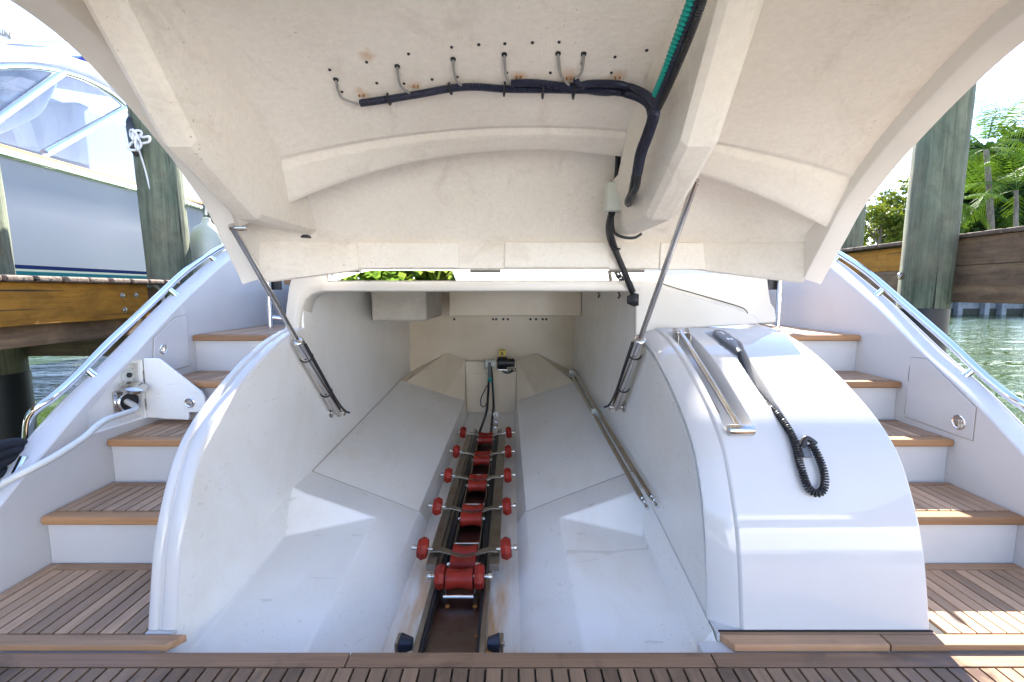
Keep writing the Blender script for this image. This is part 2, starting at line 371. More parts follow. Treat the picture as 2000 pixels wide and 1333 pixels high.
# --- swim platform with its teak
sp = part('swim_platform')
MB().box(-2.2, 2.37, -.62, 1.3045, -.07, -.012).build('deck_base', 'caulk', sp, smooth=False)
MB().box(-2.21, 2.38, -.63, 1.302, -.16, -.0705).build('deck_moulding', 'gelcoat', sp, .01)
pm = meshof(MB().box(-.0214, .0214, -.60, 1.2475, -.012, 0), 'plank', 'teak_wet_y', .0012, 1, False)
x = -2.17
while x < 2.36: inst('plank', pm, (x, 0, 0), sp); x += .0492
for a, b in ((-2.2, -.505), (-.501, .615), (.619, 2.37)):
    MB().box(a, b, 1.2525, 1.306, -.012, .0005).build('border_board', 'teak_wet_x', sp, .002, 2)

# --- stairs on both sides
def stairs(side):
    xo, xi = (XL, -1.193) if side < 0 else (XR, 1.37)
    lo, hi = min(xo, xi), max(xo, xi)
    # landing
    ld = part('stair_landing')
    MB().box(lo, hi - (0 if side > 0 else -.09), 1.3125, 1.76, -.40, .004).build('landing_moulding', 'gelcoat', ld, .004)
    MB().box(lo + .004, hi - .004, 1.3135, 1.744, .004, .009).build('caulk_bed', 'caulk', ld, smooth=False)
    ex = -1.05 if side < 0 else .672                    # the front board runs on past the coaming foot
    if side < 0:
        segs = [(lo + .002, -1.66, 0, .03), (-1.656, ex, .03, -.035)]
    else:
        segs = [(ex, 1.185, .025, .03), (1.189, hi - .002, .03, 0)]
    for a, b, da, db in segs:
        MB().prism([(a, 1.3125, -.006), (b + (db if side < 0 and b == ex else db), 1.3125, -.006), (b, 1.3585 if b != ex else 1.372, -.006), (a - (da if a == ex else 0) + (da if a != ex and side < 0 else 0) - (0 if a == ex else 0), 1.3585, -.006)] if False else
                   [(a + (da if a == ex else 0), 1.3125, -.006), (b + (db if b == ex else 0), 1.3125, -.006), (b, 1.3585, -.006), (a, 1.3585, -.006)], (0, 0, .026)).build('nosing', 'teak_x', ld, .004, 2)
    MB().box(lo + .05, hi - .003, 1.702, 1.7415, .009, .0205).build('border_board', 'teak_x', ld, .0012, 1)
    me = meshof(MB().box(-.0211, .0211, 1.3625, 1.698, .009, .02), 'plank', 'teak_y', .0012, 1, False)
    me2 = meshof(MB().box(-.0211, .0211, 1.3625, 1.7415, .009, .02), 'plank', 'teak_y', .0012, 1, False)
    x = xo - side * .026; first = True
    while (lo + .02 < x < hi - .012): inst('plank', me2 if first else me, (x, 0, 0), ld); x -= side * .0488; first = False
    # steps
    nose = [1.716, 2.036, 2.344, 2.648]; back = [2.052, 2.368, 2.672, 3.5]; zz = [.23, .44, .65, .866]
    for k in range(4):
        st = part('stair_step'); z = zz[k]; y0, y1 = nose[k], back[k]
        MB().box(lo, hi, y0 + .032, y1 + (.4 if k == 3 else .04), (0 if k == 0 else zz[k - 1]) - .05, z - .012).build('riser', 'gelcoat', st, .004)
        MB().box(lo + .003, hi - .003, y0 + .03, y1 + .0, z - .012, z - .006).build('caulk_bed', 'caulk', st, smooth=False)
        MB().box(lo + .006, hi - .003, y0, y0 + .056, z - .035, z).build('nosing', 'teak_edge', st, .009, 3)
        MB().box(lo + .05, hi - .003, y1 - .034, y1 - .003, z - .006, z + .0005).build('border_board', 'teak_x', st, .001, 1)
        me = meshof(MB().box(-.0211, .0211, y0 + .060, y1 - .038, z - .006, z), 'plank', 'teak_y', .0012, 1, False)
        me2 = meshof(MB().box(-.0211, .0211, y0 + .060, y1 - .003, z - .006, z), 'plank', 'teak_y', .0012, 1, False)
        x = xo - side * .028; first = True
        while (lo + .02 < x < hi - .012): inst('plank', me2 if first else me, (x, 0, 0), st); x -= side * .0488; first = False
for s in (-1, 1): stairs(s)

# --- side wings with cap, rail and hatches
WIN = [(3.9, 1.62), (3.35, 1.46), (3.03, 1.315), (2.81, 1.19), (2.56, 1.035), (2.32, .868), (2.22, .80), (2.0, .66), (1.76, .475), (1.60, .345), (1.40, .16), (1.30, .02), (1.27, -.1)]
LOCKER = [(172, 802), (258, 705), (277, 703), (287, 816), (174, 851)]
def wing(side):
    xi = XL if side < 0 else XR
    wp = part('side_wing')
    rows = []
    cur = catmull([(0, y, z) for y, z in WIN], 4)
    for p in cur:
        y, z = p.y, p.z
        rows.append([(xi, y, max(-.45, z - 1.6)), (xi, y, z - .010), (xi + side * .004, y, z - .003), (xi + side * .012, y + .002, z + .002),
                     (xi + side * .06, y + .004, z + .005), (xi + side * .098, y + .005, z + .003), (xi + side * .101, y + .005, z - .004), (xi + side * .105, y + .005, z - .004), (xi + side * .108, y + .005, z + .001), (xi + side * .120, y + .005, z - .004), (xi + side * .127, y + .005, z - .02), (xi + side * .15, y + .005, -.46)])
    if side < 0: rows = [r[1:] for r in rows]
    mb = MB().grid(rows); n = len(rows); m = len(rows[0])
    mb.f.append([(n - 1) * m + j for j in range(m)])
    MB.build(mb, 'wing_moulding', 'gelcoat_satin', wp, ang=30)
    if side < 0:                                        # inner face with the locker opening cut out
        bm = bmesh.new()
        loop = [Vector(r[0]) for r in rows]; loop = loop + [Vector((xi, 1.27, -.45)), Vector((xi, 3.9, -.45))]
        def ring(pts):
            vs_ = [bm.verts.new(p) for p in pts]; return [bm.edges.new((vs_[i], vs_[(i + 1) % len(vs_)])) for i in range(len(vs_))]
        es = ring(loop) + ring([PX(a, b, xi) for a, b in LOCKER])
        bmesh.ops.triangle_fill(bm, use_beauty=True, use_dissolve=False, edges=es, normal=(1, 0, 0))
        me = bpy.data.meshes.new('inner_face'); bm.to_mesh(me); bm.free(); me.materials.append(M['gelcoat'])
        o = bpy.data.objects.new('inner_face', me); col.objects.link(o); o.parent = wp
    # rail
    hr = part('handrail'); xr = xi + side * .112
    pts = [(xr, y, z) for y, z in [(3.25, 1.445), (3.1, 1.39), (2.81, 1.245), (2.56, 1.083), (2.24, .872), (2.05, .735), (1.93, .662)]] + [(xr + side * .018, 1.890, .632), (xr + side * .05, 1.880, .585), (xr + side * .07, 1.88, .50)]
    MB().tube(pts, .0185, 16, smooth=6).build('rail_tube', 'chrome', hr)
    for (y, z) in ((3.04, 1.355), (2.65, 1.142), (2.095, .765)):
        mb = MB().lathe((xr, y, z), Vector((-side * .30, .15, -.42)), [(0, .012), (.02, .0145), (.085, .0205), (.099, .023)], 16)
        mb.build('stanchion', 'chrome', hr)
    return wp
for s in (-1, 1): wing(s)
# cleats and chocks outside the port wing
ct = part('mooring_cleat')
MB().tube([(-2.245, 1.655, .44), (-2.235, 1.72, .555), (-2.225, 1.79, .66)], lambda t: .024 - .003 * t, 16, smooth=5).build('horn', 'chrome', ct)
MB().lathe((-2.225, 1.79, .66), (.05, .5, .8), [(0, .021), (.012, .017), (.018, .008)], 16).build('horn_end', 'chrome', ct)
MB().tube([PX(48, 893, -1.93), PX(25, 935, -1.93), PX(-40, 1010, -1.93)], lambda t: .016, 12, smooth=4).build('chock_rim', 'chrome', ct)

def outline(pix, X): return [PX(a, b, X) for a, b in pix]
def latch(parent, c, ax, r=.03):
    l = MB().lathe(c, ax, [(0, r), (.004, r), (.0065, r * .86), (.0045, r * .80), (.003, r * .55), (.003, r * .2)], 24).build('latch_ring', 'chrome', parent)
    return l
# port small door, closed
ld = part('locker_door')
MB().prism(outline([(300, 661), (341, 621), (363, 616), (370, 714), (341, 722), (299, 700)], XL + .001), (.005, 0, 0)).build('door_panel', 'gelcoat', ld, .003)
MB().prism(outline([(298.8, 660.5), (340.5, 619.6), (364, 614.6), (371.4, 715.2), (341, 723.4), (297.8, 701)], XL + .0004), (.0012, 0, 0)).build('gasket', 'seam_line', ld, smooth=False)
latch(ld, PX(318, 683, XL + .006), (1, 0, 0), .026)
MB().box(XL + .006, XL + .016, PX(318, 683, XL).y - .006, PX(318, 683, XL).y + .006, .80, .835).build('latch_tongue', 'steel', ld, .002)
# starboard door, closed
ld = part('locker_door')
o = [(1781, 699), (1810, 701), (1907, 797), (1900, 861), (1768, 814)]
MB().prism(outline(o, XR - .001), (-.005, 0, 0)).build('door_panel', 'gelcoat', ld, .003)
MB().prism(outline([(1780, 697.7), (1810.5, 699.5), (1908.5, 796.5), (1901.2, 862.6), (1766.8, 814.8)], XR - .0004), (-.0012, 0, 0)).build('gasket', 'seam_line', ld, smooth=False)
c = PX(1873, 825, XR - .006); latch(ld, c, (-1, 0, 0), .034)
MB().box(c.x - .010, c.x, c.y - .008, c.y + .008, c.z - .02, c.z + .012).build('latch_tongue', 'steel', ld, .003)
for (a, b) in ((1777, 730), (1769.5, 795)):
    q = PX(a, b, XR - .002); MB().box(q.x - .003, q.x, q.y - .004, q.y + .004, q.z - .04, q.z + .04).build('hinge', 'steel', ld, .001)
# port compartment with its door swung open, shore power inlet inside
cp = part('shore_power_locker')
pts = [PX(a, b, XL) for a, b in LOCKER]; nn = len(pts)
back = [p + Vector((-.045, 0, 0)) for p in pts]
mb = MB().add(pts + [p + Vector((-.012, 0, 0)) for p in pts], [(i, (i + 1) % nn, nn + (i + 1) % nn, nn + i) for i in range(nn)])
cen = sum(pts, Vector()) / nn
lip = [p + (cen - p) * .09 + Vector((-.012, 0, 0)) for p in pts]
mb.add([p + Vector((-.012, 0, 0)) for p in pts] + lip, [(i, (i + 1) % nn, nn + (i + 1) % nn, nn + i) for i in range(nn)])
mb.add(lip + back, [(i, (i + 1) % nn, nn + (i + 1) % nn, nn + i) for i in range(nn)])
mb.build('locker_lining', 'gelcoat_garage', cp, smooth=False)
MB().prism(back, (-.004, 0, 0)).build('back_panel', 'gelcoat_garage', cp, smooth=False)
hy = PX(282, 760, XL).y
dk = part('locker_door')
dpx = [(279, 700), (308, 700), (392, 766), (399, 778), (400, 806), (369, 806), (368, 821), (287, 816)]
dp = [PY(a, b, hy) for a, b in dpx]
MB().prism(dp, (0, .016, 0)).build('door_panel', 'gelcoat_garage', dk, .004, 3)
c = PY(371, 787, hy - .001); latch(dk, c, (0, -1, 0), .026)
MB().box(c.x - .012, c.x + .016, c.y - .016, c.y - .004, c.z - .008, c.z + .006).build('latch_tongue', 'steel', dk, .003)
for b in (735, 790):
    q = PY(279 + (b - 700) * .07, b, hy - .002); MB().box(q.x - .004, q.x + .004, q.y - .003, q.y, q.z - .03, q.z + .03).build('hinge', 'steel', dk, .001)
inl = part('power_inlet')
xw = XL - .044
ctr = PX(246, 783, xw)
MB().box(xw, xw + .006, ctr.y - .075, ctr.y + .06, ctr.z - .062, ctr.z + .06).build('mounting_plate', 'steel', inl, .006, 3)
MB().lathe((xw + .006, ctr.y - .012, ctr.z), (1, -.25, 0), [(0, .052), (.028, .052), (.032, .048), (.030, .044), (.004, .042)], 28).build('socket_collar', 'chrome', inl)
MB().lathe((xw + .0075, ctr.y - .012, ctr.z), (1, -.25, 0), [(0, .043), (.006, .0425)], 24).build('socket_cavity', 'rubber', inl)
MB().lathe((xw + .052, ctr.y - .014, ctr.z + .062), (.35, -.1, .9), [(0, .055), (.016, .055), (.02, .048), (.022, .02)], 28).build('lid', 'steel', inl)
MB().box(xw + .006, xw + .045, ctr.y + .025, ctr.y + .05, ctr.z + .015, ctr.z + .045).build('lid_hinge', 'steel', inl, .004)
for dy in (-.062, .047):
    for dz in (-.05, .048): MB().lathe((xw + .006, ctr.y + dy, ctr.z + dz), (1, 0, 0), [(0, .007), (.003, .006), (.004, .002)], 12).build('screw', 'chrome', inl)
q = PX(250, 733, xw)
MB().box(xw, xw + .003, q.y - .04, q.y + .034, q.z - .032, q.z + .032).build('breaker_plate', 'pale_plastic', inl, .001)
MB().lathe((xw + .003, q.y, q.z), (1, 0, 0), [(0, .013), (.01, .012), (.012, .009)], 14).build('breaker_button', 'rubber', inl)
for dy in (-.032, .027):
    for dz in (-.025, .026): MB().lathe((xw + .003, q.y + dy, q.z + dz), (1, 0, 0), [(0, .0045), (.002, .003)], 10).build('screw', 'steel', inl)
q = PX(261, 749, xw)
MB().box(xw, xw + .001, q.y - .026, q.y + .02, q.z - .009, q.z + .009).build('label_border', 'blue_print', inl, smooth=False)
MB().box(xw + .001, xw + .0016, q.y - .0235, q.y + .0175, q.z - .0065, q.z + .0065).build('label_face', 'white_print', inl, smooth=False)
MB().box(xw + .0016, xw + .002, q.y - .018, q.y + .012, q.z - .002, q.z + .002).build('label_print', 'blue_print', inl, smooth=False)

# --- port coaming: a thin wall with a grooved rim
gw = part('garage_coaming')
rows = []
XS = [(-1.193, -.010), (-1.190, -.003), (-1.184, 0), (-1.166, 0), (-1.161, -.002), (-1.157, -.009), (-1.149, -.009), (-1.145, -.002), (-1.140, 0), (-1.110, 0), (-1.104, -.003), (-1.100, -.010)]
def rimgrid(xs, x0, x1, zb):
    rows = []
    for p, nrm in zip(PROF, PN):
        top = [Vector((x, p.y + nrm.y * h, p.z + nrm.z * h)) for x, h in xs]
        rows.append(top)
    return rows
MB().grid(rimgrid(XS, 0, 0, 0)).build('rim', 'gelcoat', gw, ang=60)
def sidewall(x, thick, inset, top_extra):
    pts = [Vector((x, p.y + n.y * inset, p.z + n.z * inset)) for p, n in zip(PROF, PN)]
    pts = [p for p in pts if p.y < 2.412 or not top_extra]
    if top_extra: pts += [Vector((x, 2.412, 1.21)), Vector((x, 4.90, 1.21)), Vector((x, 4.90, -.35)), Vector((x, 1.33, -.35))]
    else: pts += [Vector((x, 2.62, -.35)), Vector((x, 1.33, -.35))]
    return MB().prism(pts, (thick, 0, 0))
sidewall(-1.100, -.012, -.0102, True).build('inner_wall', 'gelcoat_garage', gw, smooth=False)
sidewall(-1.193, .012, -.0102, False).build('outer_wall', 'gelcoat', gw, smooth=False)

MB().box(-1.192, -1.101, 1.364, 1.42, -.30, .018).build('foot_sill', 'gelcoat', gw, .003)
# --- starboard block: a broad curved housing with two recesses
bl = part('garage_housing')
ux = [.748 + (1.37 - .748) * i / 310 for i in range(311)]
arc = [0]
for a, b in zip(PROF, PROF[1:]): arc.append(arc[-1] + (b - a).length)
L = arc[-1]
def prof_at(s):
    for i in range(len(arc) - 1):
        if s <= arc[i + 1] + 1e-9:
            t = (s - arc[i]) / (arc[i + 1] - arc[i]); return PROF[i].lerp(PROF[i + 1], t), PN[i].lerp(PN[i + 1], t).normalized()
    return PROF[-1], PN[-1]
def sstep(a, b, x):
    t = max(0., min(1., (x - a) / (b - a))); return t * t * (3 - 2 * t)
def recess(x, y):
    d = 0.
    lo = .782 + .01 * (2.0 - y) * 0
    d = max(d, .052 * sstep(lo - .003, lo + .003, x) * (1 - sstep(.862, .888, x)) * sstep(1.618, 1.64, y) * (1 - sstep(2.25, 2.29, y)))
    xl = interp([(1.63, 1.012), (1.72, .988), (1.84, .986), (2.0, .995), (2.06, .985), (2.12, .972), (2.25, .968)], y)
    xr = interp([(1.63, 1.014), (1.72, 1.012), (1.84, 1.022), (2.0, 1.040), (2.08, 1.058), (2.14, 1.078), (2.25, 1.066)], y)
    d = max(d, .045 * sstep(xl - .003, xl + .003, x) * (1 - sstep(xr - .010, xr + .010, x)) * sstep(1.61, 1.70, y) * (1 - sstep(2.27, 2.31, y)))
    return d
rows = []
for i in range(231):
    p, nrm = prof_at(L * i / 230)
    r_ = []
    for xx in ux:
        h = -recess(xx, p.y)
        e = min(xx - .748, 1.37 - xx); h -= .010 * (1 - min(1, e / .012)) ** 2
        r_.append(Vector((xx, p.y + nrm.y * h, p.z + nrm.z * h)))
    rows.append(r_)
MB().grid(rows).build('housing_skin', 'gelcoat', bl, ang=60)
# chamfer to the garage wall
rows = []
for p, nrm in zip(PROF, PN):
    ins = .058 - .02 * sstep(1.37, 1.5, p.y)
    q0 = Vector((.748, p.y - nrm.y * .010, p.z - nrm.z * .010)); q1 = Vector((.662, p.y - nrm.y * ins, p.z - nrm.z * ins))
    rows.append([q0, q0.lerp(q1, .08) + nrm * .003, q0.lerp(q1, .5) + nrm * .004, q0.lerp(q1, .92) + nrm * .003, q1])
MB().grid(rows).build('chamfer', 'gelcoat', bl, ang=60)
sidewall(.662, .012, -.06, True).build('inner_wall', 'gelcoat_garage', bl, smooth=False)
sidewall(1.358, .012, -.0102, False).build('outer_wall', 'gelcoat', bl, smooth=False)
MB().box(.672, 1.371, 1.3702, 1.3738, -.02, .0225).build('foot_seal', 'caulk', bl, smooth=False)
MB().box(.674, 1.370, 1.3592, 1.3695, -.006, .0192).build('foot_board', 'teak_x', bl, .001)
MB().box(.664, .775, 1.362, 1.42, -.30, .018).build('foot_sill', 'gelcoat', bl, .003)
MB().box(.60, 1.37, 1.3135, 1.3615, -.30, -.0065).build('foot_step', 'gelcoat', bl, .003)

# --- garage floor, back wall, ceiling
def gl(points):                                         # mirror for starboard
    return [Vector((2 * GX - p[0], p[1], p[2])) for p in points]
Yb = 4.86
FL = [ # columns along y: wall, fillet, mid, channel edge, channel foot   (x, y, z)
 [(-1.1, 1.313, -.03), (-1.05, 1.313, -.07), (-.68, 1.313, -.065), (-.525, 1.313, -.16), (-.475, 1.313, -.195)],
 [(-1.1, 1.385, .012), (-1.05, 1.385, -.055), (-.68, 1.385, -.058), (-.525, 1.385, -.155), (-.475, 1.385, -.19)],
 [(-1.1, 2.01, .108), (-1.05, 2.01, -.013), (-.68, 2.01, -.018), (-.52, 2.01, -.122), (-.472, 2.01, -.176)],
 [(-1.1, 2.19, .135), (-1.05, 2.186, .119), (-.68, 2.16, 0.0), (-.52, 2.16, -.113), (-.47, 2.16, -.172)],
 [(-1.1, 2.414, .134), (-1.05, 2.414, .114), (-.68, 2.414, -.032), (-.52, 2.414, -.100), (-.47, 2.414, -.17)],
 [(-1.1, 4.42, .245), (-1.05, 4.435, .225), (-.68, 4.53, .075), (-.49, 4.60, -.005), (-.46, 4.60, -.165)],
]
def floorpart(mir):
    f = part('garage_floor')
    g = (lambda r: gl(r)) if mir else (lambda r: [Vector(p) for p in r])
    rows_ = [g(r) for r in FL[:5]]; m_ = 5; fs = []
    for i in range(4):
        for j in range(4):
            a_, b_, c_, d_ = i * m_ + j, i * m_ + j + 1, (i + 1) * m_ + j + 1, (i + 1) * m_ + j
            fs += [(a_, b_, d_), (b_, c_, d_)] if (i, j) == (2, 0) else ([(a_, b_, c_), (a_, c_, d_)] if (i, j) == (2, 1) else [(a_, b_, c_, d_)])
    mb = MB().add([p for r in rows_ for p in r], fs)
    mb.build('floor_moulding', 'gelcoat_garage', f, .010, 3, ang=14)
    up = [[(x, y, z + (.004 if j < 4 else 0)) for j, (x, y, z) in enumerate(r)] for r in (FL[4], FL[5])]
    mb = MB().grid([g(r) for r in up]); mb.grid([g(FL[4]), g(up[0])])
    mb.build('floor_panel', 'gelcoat_garage', f, .006, 2, ang=14)
    sm = g([(x, y - .002, z + .003) for x, y, z in FL[4]]); MB().tube(sm[:4], .0022, 6).build('panel_seam', 'seam_line', f)
    sm = g([(-1.097, 2.414, .139), (-1.097, 4.42, .251)]); MB().tube(sm, .0022, 6).build('panel_seam', 'seam_line', f)
    # ramp up to the back wall
    a = g([(-1.1, 4.42, .249), (-1.05, 4.435, .229), (-.68, 4.53, .079), (-.49, 4.60, 0.0)])
    b = g([(-1.1, Yb, .25), (-1.05, Yb, .28), (-.70, Yb, .463), (-.49, Yb - .1, .39)])
    MB().grid([a, b]).build('end_ramp', 'garage_cream_shaded', f, smooth=False)
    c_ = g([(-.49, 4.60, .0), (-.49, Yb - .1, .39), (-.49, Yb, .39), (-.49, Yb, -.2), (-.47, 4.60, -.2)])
    MB().add(c_, [(0, 1, 2, 3, 4)]).build('end_cheek', 'garage_cream_shaded', f, smooth=False)
floorpart(False); floorpart(True)
ch = part('track_channel')
MB().grid([[Vector((-.478, y, z)), Vector((-.44, y, z - .004)), Vector((2 * GX + .44, y, z - .004)), Vector((2 * GX + .478, y, z))] for y, z in ((1.15, -.20), (1.9, -.178), (2.6, -.17), (4.76, -.165))]).build('channel_floor', 'channel_floor', ch, smooth=False)
MB().box(-.50, 2 * GX + .50, 4.76, 4.80, -.2, .26).build('channel_end', 'garage_cream_shaded', ch, smooth=False)
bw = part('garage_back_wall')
MB().box(-1.12, .68, Yb, Yb + .03, -.4, 1.25).build('back_panel', 'garage_cream_shaded', bw, smooth=False)
MB().box(-.4875, 2 * GX + .4875, 4.73, Yb + .005, .255, .387).build('winch_shelf', 'garage_cream_shaded', bw, .006, 3)
MB().box(-.60, .66, 4.35, Yb, .885, 1.2).build('soffit_beam', 'garage_cream_shaded', bw, .008, 3)
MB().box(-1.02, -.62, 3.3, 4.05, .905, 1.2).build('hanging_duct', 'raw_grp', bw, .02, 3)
MB().box(-1.12, .68, 2.43, Yb + .02, 1.195, 1.22).build('ceiling_panel', 'garage_cream_shaded', bw, smooth=False)
hole = meshof(MB().lathe((0, 0, 0), (0, -1, 0), [(0, .012), (.003, .010), (.004, .002)], 8), 'screw_hole', 'rubber')
for px in (887, 963, 969, 983, 992, 1036, 1047, 1060, 1067): inst('screw_hole', hole, PY(px, 624, 4.35), bw)
# winch on its shelf
wn = part('winch')
wc = PY(957, 710, 4.70)
MB().lathe((wc.x - .045, 4.68, wc.z), (1, 0, 0), [(0, .055), (.006, .055), (.008, .036), (.095, .036), (.097, .055), (.103, .055)], 24).build('drum', 'pale_plastic', wn)
MB().lathe((wc.x - .05, 4.68, wc.z), (1, 0, 0), [(0, .060), (.005, .060)], 24).build('drum_flange', 'black_plastic', wn)
mo = PY(982, 709, 4.68)
MB().lathe((mo.x - .055, 4.68, mo.z), (1, 0, 0), [(0, .058), (.012, .062), (.09, .062), (.10, .056), (.10, .045), (.175, .045), (.18, .035)], 28).build('motor', 'black_plastic', wn)
for k in range(5):
    MB().lathe((mo.x - .04 + k * .02, 4.68, mo.z), (1, 0, 0), [(0, .060), (.001, .0645), (.006, .0645), (.007, .060)], 28).build('motor_rib', 'rubber', wn)
MB().box(mo.x - .05, mo.x + .05, 4.64, 4.72, wc.z - .07, wc.z - .055).build('base_plate', 'steel', wn, .003)
q = PY(981, 689, 4.715)
MB().box(q.x - .036, q.x + .036, 4.712, 4.716, q.z - .034, q.z + .034).build('warning_label', 'yellow_label', wn, smooth=False)
MB().prism([(q.x - .012, 4.7112, q.z - .026), (q.x + .014, 4.7112, q.z - .026), (q.x + .004, 4.7112, q.z - .004), (q.x + .016, 4.7112, q.z + .004), (q.x - .016, 4.7112, q.z + .006)], (0, .0006, 0)).build('warning_print', 'black_plastic', wn, smooth=False)
MB().box(q.x - .03, q.x + .03, 4.7112, 4.7118, q.z + .018, q.z + .026).build('warning_print', 'black_plastic', wn, smooth=False)
MB().tube([PY(980, 721, 4.69), PY(984, 727, 4.68), PY(993, 729, 4.68), PY(1003, 724, 4.70)], .008, 8, smooth=5).build('power_lead', 'rubber', wn)
for px in (996, 1004):
    c = PY(px, 722.5, 4.725); MB().tube([c + Vector((math.cos(a) * .017, 0, math.sin(a) * .017)) for a in [2 * math.pi * i / 16 for i in range(17)]], .0045, 6).build('cable_ring', 'rubber', wn)

# --- frame above the garage mouth with the polished hinge strip
fr = part('garage_frame')
yf = 2.385
outer = [(555, 642), (558, 600), (563, 560), (567, 545), (575, 536), (640, 533)]
def ff(px, py, y=yf): return PY(px, py, y)
inn = [(583, 645), (588, 614), (591, 598), (597, 585), (608, 575.5), (624, 570.5)]
topl = [ff(a, b) for a, b in outer]; inl_ = [ff(a, b) for a, b in inn]
mb = MB()
rows = []
for a, b in zip(topl, inl_):
    m = a.lerp(b, .55)
    rows.append([a + Vector((0, .10, 0)), a + Vector((0, .012, 0)), a.lerp(m, .12), m, b.lerp(m, .15) + Vector((0, .006, 0)), b + Vector((0, .016, 0)), b + Vector((.004, .12, -.002))])
# carry on along the lintel to starboard
zt, zs = ff(640, 533).z, ff(640, 549).z
for px in (640, 800, 1000, 1200, 1252):
    a = ff(px, 549.5); b = ff(px, 570.5)
    m = a.lerp(b, .35)
    rows.append([a + Vector((0, .10, .0)), a + Vector((0, .012, 0)), a.lerp(m, .2), m + Vector((0, -.004, 0)), b.lerp(m, .2), b + Vector((0, .012, 0)), b + Vector((0, .12, 0))])
mb.grid(rows)
mb.build('lintel', 'frame_cream', fr, ang=50)
# wall above, behind the strip
q0, q1 = ff(566, 533), ff(1262, 550)
MB().box(q0.x, .79, yf + .03, yf + .08, q1.z - .01, ff(640, 531).z).build('upper_rail', 'frame_cream', fr, .004)
# starboard corner panel
b0 = [(1228, 549.5), (1262, 546), (1300, 562), (1372, 585), (1440, 603), (1474, 618), (1482, 624), (1482, 634), (1290, 645), (1262, 672), (1241, 690), (1241, 600), (1240, 587), (1236, 576), (1228, 570.5)]
MB().prism([ff(a, b, yf + .002) for a, b in b0], (0, .026, 0)).build('corner_panel', 'frame_cream', fr, .010, 4)
b1 = [(1262, 541), (1300, 538), (1400, 536), (1499, 540), (1502, 570), (1506, 592), (1515, 606), (1516, 630), (1475, 633), (1440, 606), (1300, 566)]
MB().prism([ff(a, b, 2.46) for a, b in b1], (0, .05, 0)).build('settee_moulding', 'frame_cream', fr, .006, 3)
MB().tube([ff(a, b, 2.435) for a, b in ((1278, 532), (1283, 548), (1310, 560), (1372, 578), (1440, 598), (1456, 606), (1462, 617))], .0028, 8, smooth=5).build('edge_seal', 'rubber', fr)
# polished strip
hs = part('hinge_strip')
za, zb = ff(640, 548.5).z, ff(640, 528).z
xa, xb = ff(641, 540).x, ff(1256, 540).x
MB().box(xa, xb, yf + .004, yf + .012, za, zb).build('strip', 'mirror_steel', hs, smooth=False)
for px in (700, 808, 915, 1022, 1130, 1212):
    c = ff(px, 544, yf + .004); MB().lathe(c, (0, -1, 0), [(0, .006), (.0015, .005), (.002, .002)], 12).build('screw', 'steel', hs)
for p0, p1 in ((640, 703), (918, 978), (1190, 1258)):
    a, b = ff(p0, 527, yf - .004), ff(p1, 532, yf - .004); MB().box(a.x, b.x, yf - .012, yf + .003, b.z - .002, a.z + .004).build('hinge', 'black_plastic', hs, .002)

# clips on the starboard wall
for px in (1172, 1212):
    c = PX(px, 577, .655); mb = MB().tube([c + Vector((0, -.02 * math.cos(a) - .0, .018 * math.sin(a))) for a in [(-2.3 + 4.6 * i / 12) for i in range(13)]], .005, 6)
    mb.v = [v + Vector((-.012, 0, 0)) for v in mb.v]; mb.tube([c + Vector((-.012, -.0, -.018)), c], .004, 6)
    Y_(mb, 'pole_clip', 'rubber')

# ------------------------------------------------------------------ the raised hatch
hatch = part('garage_hatch', label='raised garage hatch seen from below, cream moulding stained with rust and wiring')
HE = [(.55, 1.60), (.70, 1.70), (.85, 1.765), (1.0, 1.795), (1.14, 1.80), (1.25, 1.785), (1.338, 1.755), (1.466, 1.688), (1.60, 1.603), (1.68, 1.545), (1.80, 1.44), (1.885, 1.325), (1.94, 1.25), (1.985, 1.19), (2.01, 1.150)]
HC = [(.55, 1.80), (.70, 1.87), (.90, 1.915), (1.1, 1.905), (1.266, 1.873), (1.43, 1.828), (1.594, 1.778), (1.75, 1.732), (1.9, 1.683), (2.1, 1.60)]
def smoothtab(t): return [(p.x, p.y) for p in catmull([(a, b, 0) for a, b in t], 6)]
HE = smoothtab(HE); HC = smoothtab(HC)
XH0, XH1 = -1.182, 1.356; XHc = (XH0 + XH1) / 2; HW = (XH1 - XH0) / 2
def liner(x, y):
    u = (x - XHc) / (HW - .075); c = interp(HC, y); e = interp(HE, y) + .075
    return c - (c - e) * min(1.1, u * u)
ARCH = 1.90
def linerb(x, y):
    z = liner(x, y)
    z -= .010 * sstep(1.775, 1.80, y) - .006 * (sstep(1.765, 1.775, y) - sstep(1.775, 1.79, y))
    return z
RUST = [(tuple(PF(a, b, linerb)), r) for a, b, r in ((706, 184, .030), (812, 166, .028), (1013, 148, .030), (1111, 150, .036), (1206, 148, .034), (716, 108, .03), (716, 95, .018))]
hatchmat()
nx = 64
xs = [XH0 + .07 + (XH1 - XH0 - .14) * i / nx for i in range(nx + 1)]
ys = [.55 + (1.74 - .55) * i / 30 for i in range(31)] + [1.755, 1.765, 1.772, 1.78, 1.79, 1.80, 1.82, 1.85, 1.875, 1.89, 1.897, 1.90]
rows = []
for y in ys: rows.append([Vector((x, y, linerb(x, y) + (.012 * ((y - 1.875) / .025) ** 2 if y > 1.875 else 0))) for x in xs])
rows.append([Vector((x, ARCH + .004, linerb(x, ARCH) + .10)) for x in xs])
o = MB().grid(rows).build('liner', 'hatch_liner', hatch, ang=50)
